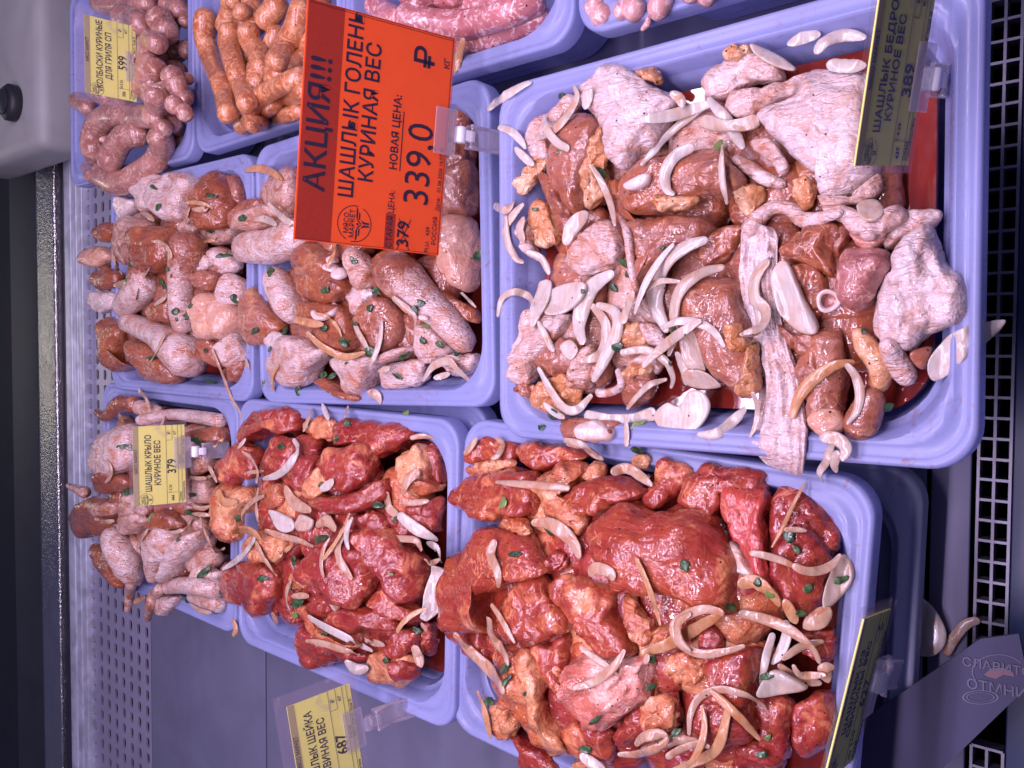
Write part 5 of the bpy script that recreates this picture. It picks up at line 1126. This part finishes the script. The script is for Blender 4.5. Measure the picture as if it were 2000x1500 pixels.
def local_box(parent, name, x0, x1, y0, y1, z0, z1, mat, bev=0.0006):
    v, f = bx(x0, x1, y0, y1, z0, z1); me = bpy.data.meshes.new(name); me.from_pydata(v, [], f); me.materials.append(M[mat])
    if bev:
        bm = bmesh.new(); bm.from_mesh(me); bmesh.ops.bevel(bm, geom=bm.edges[:], offset=bev, segments=2, affect='EDGES', profile=0.5); bm.to_mesh(me); bm.free()
        me.polygons.foreach_set('use_smooth', [True] * len(me.polygons))
    o = bpy.data.objects.new(name, me); COL.objects.link(o); o.parent = parent; return o
def local_cyl(parent, name, p0, p1, r, mat, n=16):
    o = cyl(name, p0, p1, r, mat, None, n); me = o.data; lc = o.location.copy()
    me.transform(Matrix.Translation(lc)); o.location = (0, 0, 0); o.parent = parent; return o
def tag_root(name, c, right, upv, s, label):
    c = np.array(c); c = np.array([0, 0, H]) + s * (c - np.array([0, 0, H]))
    r = np.array(right) / np.linalg.norm(right); u = np.array(upv); u = u - r * (u @ r); u /= np.linalg.norm(u); n = np.cross(r, u)
    o = empty(name, c, label, 'price tag', None)
    m = Matrix([[r[0], u[0], n[0]], [r[1], u[1], n[1]], [r[2], u[2], n[2]]]).to_4x4(); o.matrix_world = Matrix.Translation(c) @ m
    return o
def clip(root, hh, x, drop=0.03, ang=0.5, white=True):
    # clear channel gripping the card's lower edge, white hinge knob, clear jaw down to the tray rim
    local_box(root, 'channel', x - 0.017, x + 0.017, -hh - 0.006, -hh + 0.012, 0.0015, 0.003, 'clear_plastic')
    local_box(root, 'channel_back', x - 0.017, x + 0.017, -hh - 0.006, -hh + 0.012, -0.0034, -0.002, 'clear_plastic')
    local_cyl(root, 'hinge', (x - 0.006, -hh - 0.011, 0.0), (x + 0.006, -hh - 0.011, 0.0), 0.0048, 'white_plastic' if white else 'clear_plastic')
    local_box(root, 'neck', x - 0.004, x + 0.004, -hh - 0.022, -hh - 0.013, -0.003, 0.004, 'white_plastic' if white else 'clear_plastic')
    for s_ in (-1, 1):
        j = local_box(root, 'jaw', -0.0085, 0.0085, -drop, 0.0, -0.001, 0.001, 'clear_plastic'); j.location = (x, -hh - 0.018, s_ * 0.004); j.rotation_euler = (s_ * ang * 0.5, 0, 0)
        for k in (-0.008, 0.008): q = local_box(j, 'jaw_rib', k - 0.001, k + 0.001, -drop, 0.0, -0.0018, 0.0018, 'clear_plastic')
def yellow(c, right, upv, s, label, l1, l2, price, cx=0.0, white=True, extra=('1.6.26', '437'), ink='ink', sleeve=0.010, knob=0.0, drop=0.03, sl_left=None):
    w_, h_ = 0.11 * s, 0.068 * s; o = tag_root('price_tag', c, right, upv, s, label); hw, hh = w_ / 2, h_ / 2
    card = local_box(o, 'card', -hw, hw, -hh, hh, -0.0004, 0.0004, 'yellow_card', 0)
    rect(card, 'brand_strip', -hw, hw, hh * 0.80, hh, 'grey_band')
    txt(card, 'МЯСО МАРКЕТ', hw * 0.12, hh * 0.895, h_ * 0.085, ink, 0, 0.8, 0.0009, 'CENTER')
    txt(card, l1, 0.06 * hw, hh * 0.42, h_ * 0.165, ink, 0.014, 0.80, 0.0006, 'CENTER'); txt(card, l2, 0.06 * hw, hh * 0.07, h_ * 0.165, ink, 0.014, 0.80, 0.0006, 'CENTER')
    txt(card, price, -0.05 * hw, hh * -0.48, h_ * 0.24, ink, 0.016, 0.85, 0.0006, 'CENTER')
    for y in (-0.26, -0.72, -0.86): rect(card, 'rule', -hw, hw, hh * y - 0.00012, hh * y + 0.00012, 'ink_grey')
    for x in (-0.72, 0.62, ): rect(card, 'rule', hw * x - 0.00012, hw * x + 0.00012, hh * -0.72 if x < 0 else hh * -0.50, hh * -0.26, 'ink_grey')
    rect(card, 'rule', hw * 0.62, hw, hh * -0.50 - 0.00012, hh * -0.50 + 0.00012, 'ink_grey')
    txt(card, '₽', hw * 0.8, hh * -0.38, h_ * 0.09, ink, 0, 1, 0.0006, 'CENTER'); txt(card, 'кг', hw * 0.8, hh * -0.60, h_ * 0.09, ink, 0, 1, 0.0006, 'CENTER')
    txt(card, extra[0], -hw * 0.62, hh * -0.40, h_ * 0.075, ink, 0, 0.9, 0.0006, 'CENTER'); txt(card, extra[1], -hw * 0.86, hh * -0.50, h_ * 0.085, ink, 0.02, 0.9, 0.0006, 'CENTER')
    txt(card, 'Страна', -hw * 0.95, hh * -0.79, h_ * 0.06, ink, 0, 0.9); txt(card, 'Россия', hw * 0.0, hh * -0.79, h_ * 0.06, ink, 0, 0.9)
    txt(card, 'Производитель', -hw * 0.95, hh * -0.93, h_ * 0.06, ink, 0, 0.9); txt(card, 'ООО г. Сочи ул. Труда 25', hw * 0.0, hh * -0.93, h_ * 0.06, ink, 0, 0.8)
    logo(card, -hw * 0.86, hh * 0.55, h_ * 0.135, ink, 0.0006)
    sl = local_box(o, 'sleeve', -hw - sleeve, hw + sleeve, -hh - sleeve * 0.5, hh + sleeve, 0.0013, 0.0017, 'clear_sleeve', 0)
    local_box(o, 'sleeve_back', -hw - sleeve, hw + sleeve, -hh - sleeve * 0.5, hh + sleeve, -0.0013, -0.0009, 'clear_sleeve', 0)
    clip(o, hh, knob, drop, 0.5, white)
    return o
yellow((-1.208, 0.42, 0.063), (-0.044, 0.999, -0.016), (-0.2, 0.013, 0.98), 0.80, 'yellow 599 price tag over the brown sausage coils', 'КОЛБАСКИ КУРИНЫЕ', 'ДЛЯ ГРИЛЯ СП', '599', extra=('26.5.26', '356'), knob=-0.005)
yellow((-1.107, -0.157, 0.049), (-0.043, 0.999, -0.01), (-0.271, -0.002, 0.963), 0.77, 'yellow 379 price tag over the chicken wings', 'ШАШЛЫК КРЫЛО', 'КУРИНОЕ ВЕС', '379', extra=('1.5.26', '444'), sleeve=0.004, knob=0.012)
yellow((-0.67, -0.402, 0.101), (-0.126, 0.988, 0.091), (-0.243, -0.12, 0.963), 0.82, 'yellow 687 price tag with clear clip beside the dark pork cubes', 'ШАШЛЫК ШЕЙКА', 'СВИНАЯ ВЕС', '687', white=False, extra=('30.4.26', '419'), knob=0.006, drop=0.036)
yellow((-0.148, 0.176, 0.064), (0.185, 0.964, 0.189), (-0.20, -0.119, 0.96), 0.80, 'shaded yellow 389 price tag on the front rim of the thigh tray', 'ШАШЛЫК БЕДРО', 'КУРИНОЕ ВЕС', '389', extra=('1.6.26', '437'), ink='ink_blue', sleeve=0.004, drop=0.03)
yellow((-0.167, -0.226, 0.051), (0.166, 0.975, -0.146), (0.02, 0.131, 0.987), 0.80, 'smeared yellow price tag seen almost edge-on at the pork neck tray', 'ШАШЛЫК ИЗ', 'СВИНИНЫ ВЕС', '627', ink='ink_blue', sleeve=0.006, drop=0.03)

# the big orange sign
s = 0.76; W2, H2 = 0.21 * s, 0.148 * s
og = tag_root('price_sign', (-0.597, 0.205, 0.097), (0.109, 0.994, 0.002), (-0.299, 0.031, 0.954), s, 'large orange promotional price sign reading 339 over the drumsticks')
hw, hh = W2 / 2, H2 / 2
card = local_box(og, 'card', -hw, hw, -hh, hh, -0.0006, 0.0006, 'orange_card', 0); Z = 0.0008
def Y(f): return hh - f * H2          # f: fraction down the sign
def X(f): return -hw + f * W2
rect(card, 'heading_band', X(0.004), X(0.996), Y(0.235), Y(0.008), 'orange_band', 0.0006, 0.0001)
for a in (0.004, 0.0125):
    rect(card, 'border_rule', X(1 - a) - 0.00022, X(1 - a), Y(0.99), Y(0.01), 'ink_violet', 0.0008)
for a in (0.988,): rect(card, 'border_rule', X(0.004), X(0.012 if a < 0.5 else 0.996), Y(a), Y(a - 0.002), 'ink_violet', 0.0008)
rect(card, 'border_rule', X(0.006), X(0.006) + 0.0002, Y(0.99), Y(0.01), 'ink_violet', 0.0008)
txt(card, 'АКЦИЯ!!!', X(0.215), Y(0.115), H2 * 0.185, 'ink_violet', 0.016, 1.02, Z)
txt(card, 'ШАШЛЫК ГОЛЕНЬ', X(0.205), Y(0.32), H2 * 0.135, 'ink_violet', 0.012, 0.91, Z)
txt(card, 'КУРИНАЯ ВЕС', X(0.285), Y(0.445), H2 * 0.135, 'ink_violet', 0.012, 0.91, Z)
txt(card, 'НОВАЯ ЦЕНА:', X(0.36), Y(0.625), H2 * 0.072, 'ink_violet', 0.014, 0.98, Z)
rect(card, 'underline', X(0.36), X(0.625), Y(0.672), Y(0.667), 'ink_violet', Z)
txt(card, '339,0', X(0.215), Y(0.81), H2 * 0.262, 'ink_violet', 0.0, 0.92, Z)
txt(card, '₽', X(0.835), Y(0.80), H2 * 0.20, 'ink_violet', 0.012, 1.0, Z)
txt(card, 'КГ', X(0.855), Y(0.955), H2 * 0.055, 'ink_violet', 0.01, 1.0, Z)
rect(card, 'old_price_band', X(0.005), X(0.165), Y(0.665), Y(0.595), 'orange_band', 0.0006, 0.0001)
txt(card, 'СТАРАЯ ЦЕНА:', X(0.010), Y(0.63), H2 * 0.058, 'ink_violet', 0, 0.88, Z)
txt(card, '379', X(0.02), Y(0.73), H2 * 0.12, 'ink_violet', 0.014, 0.95, Z)
for dy in (-1, 1):
    a0, a1 = (X(0.008), Y(0.73) - dy * 0.0048), (X(0.150), Y(0.73) + dy * 0.0048)
    poly(card, 'strike_line', [(a0[0], a0[1] - 0.0002), (a1[0], a1[1] - 0.0002), (a1[0], a1[1] + 0.0002), (a0[0], a0[1] + 0.0002)], 'ink_violet', Z + 0.0002 + dy * 0.00004)
txt(card, 'PLU:   439', X(0.0075), Y(0.905), H2 * 0.040, 'ink_violet', 0, 1, Z); txt(card, 'РОССИЯ', X(0.045), Y(0.955), H2 * 0.045, 'ink_violet', 0, 1, Z)
txt(card, 'Дата:   01.06.2026 16:07:30', X(0.205), Y(0.965), H2 * 0.038, 'ink_violet', 0, 0.95, Z)
logo(card, X(0.098), Y(0.385), H2 * 0.115, 'ink_violet', Z)
clip(og, hh, 0.012, 0.034)
local_box(og, 'sheet', -hw + 0.01, hw - 0.002, -hh - 0.002, -hh + 0.02, -0.0016, -0.0011, 'clear_plastic', 0)

# ------------------------------------------------------------------ grey divider strip, front corner
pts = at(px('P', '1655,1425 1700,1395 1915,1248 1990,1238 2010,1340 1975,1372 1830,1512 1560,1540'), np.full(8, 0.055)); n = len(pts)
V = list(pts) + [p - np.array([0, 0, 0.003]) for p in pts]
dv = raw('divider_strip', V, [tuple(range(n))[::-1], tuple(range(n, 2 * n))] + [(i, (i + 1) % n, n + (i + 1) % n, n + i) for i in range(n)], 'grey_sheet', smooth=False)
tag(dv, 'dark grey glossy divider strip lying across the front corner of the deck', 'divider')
def ringp(cx, cy, ru, rv, w_, mat, name, a0=0, a1=360, z=0.0556, n=40):
    V = []; F_ = []
    for i in range(n + 1):
        a = math.radians(a0 + (a1 - a0) * i / n)
        for k in (1, 1 - w_): V.append(at(np.array([[cx + ru * k * math.cos(a), cy + rv * k * math.sin(a)]]), np.array([z]))[0])
    for i in range(n): F_.append((2 * i, 2 * i + 1, 2 * i + 3, 2 * i + 2))
    return raw(name, V, F_, mat, dv, smooth=False)
ringp(1915, 1362, 36, 14, 0.12, 'label_reflection', 'reflected_ring'); ringp(1915, 1362, 28, 10, 0.1, 'label_reflection', 'reflected_ring', z=0.0557)  # reflections of bottle labels, drawn as flat coloured shapes on the strip
ringp(1950, 1312, 52, 34, 0.05, 'label_reflection', 'reflected_arc', 150, 330)
def reflected_text(s_, u, v, size, ang, mat, z=0.0558, mirror=False):
    p = at(np.array([[u, v]]), np.array([z]))[0]; o = txt(dv, s_, 0, 0, size, mat, 0.01, 1, 0, 'CENTER', 'reflected_lettering')
    o.location = Vector(p) - world_loc(dv); o.rotation_euler = (0, 0, ang)
reflected_text('ОТМНИ', 1946, 1346, 0.0085, 0.05, 'label_reflection'); reflected_text('СЛАВИТСЯ', 1955, 1305, 0.0075, 0.05, 'label_reflection')
poly_pts = at(px('P', '1922,1318 1935,1306 1958,1304 1978,1312 1982,1322 1960,1318 1945,1326 1930,1322'), np.full(8, 0.0557)); raw('reflected_animal', poly_pts, [tuple(range(8))[::-1]], 'label_reflection_red', dv, smooth=False)
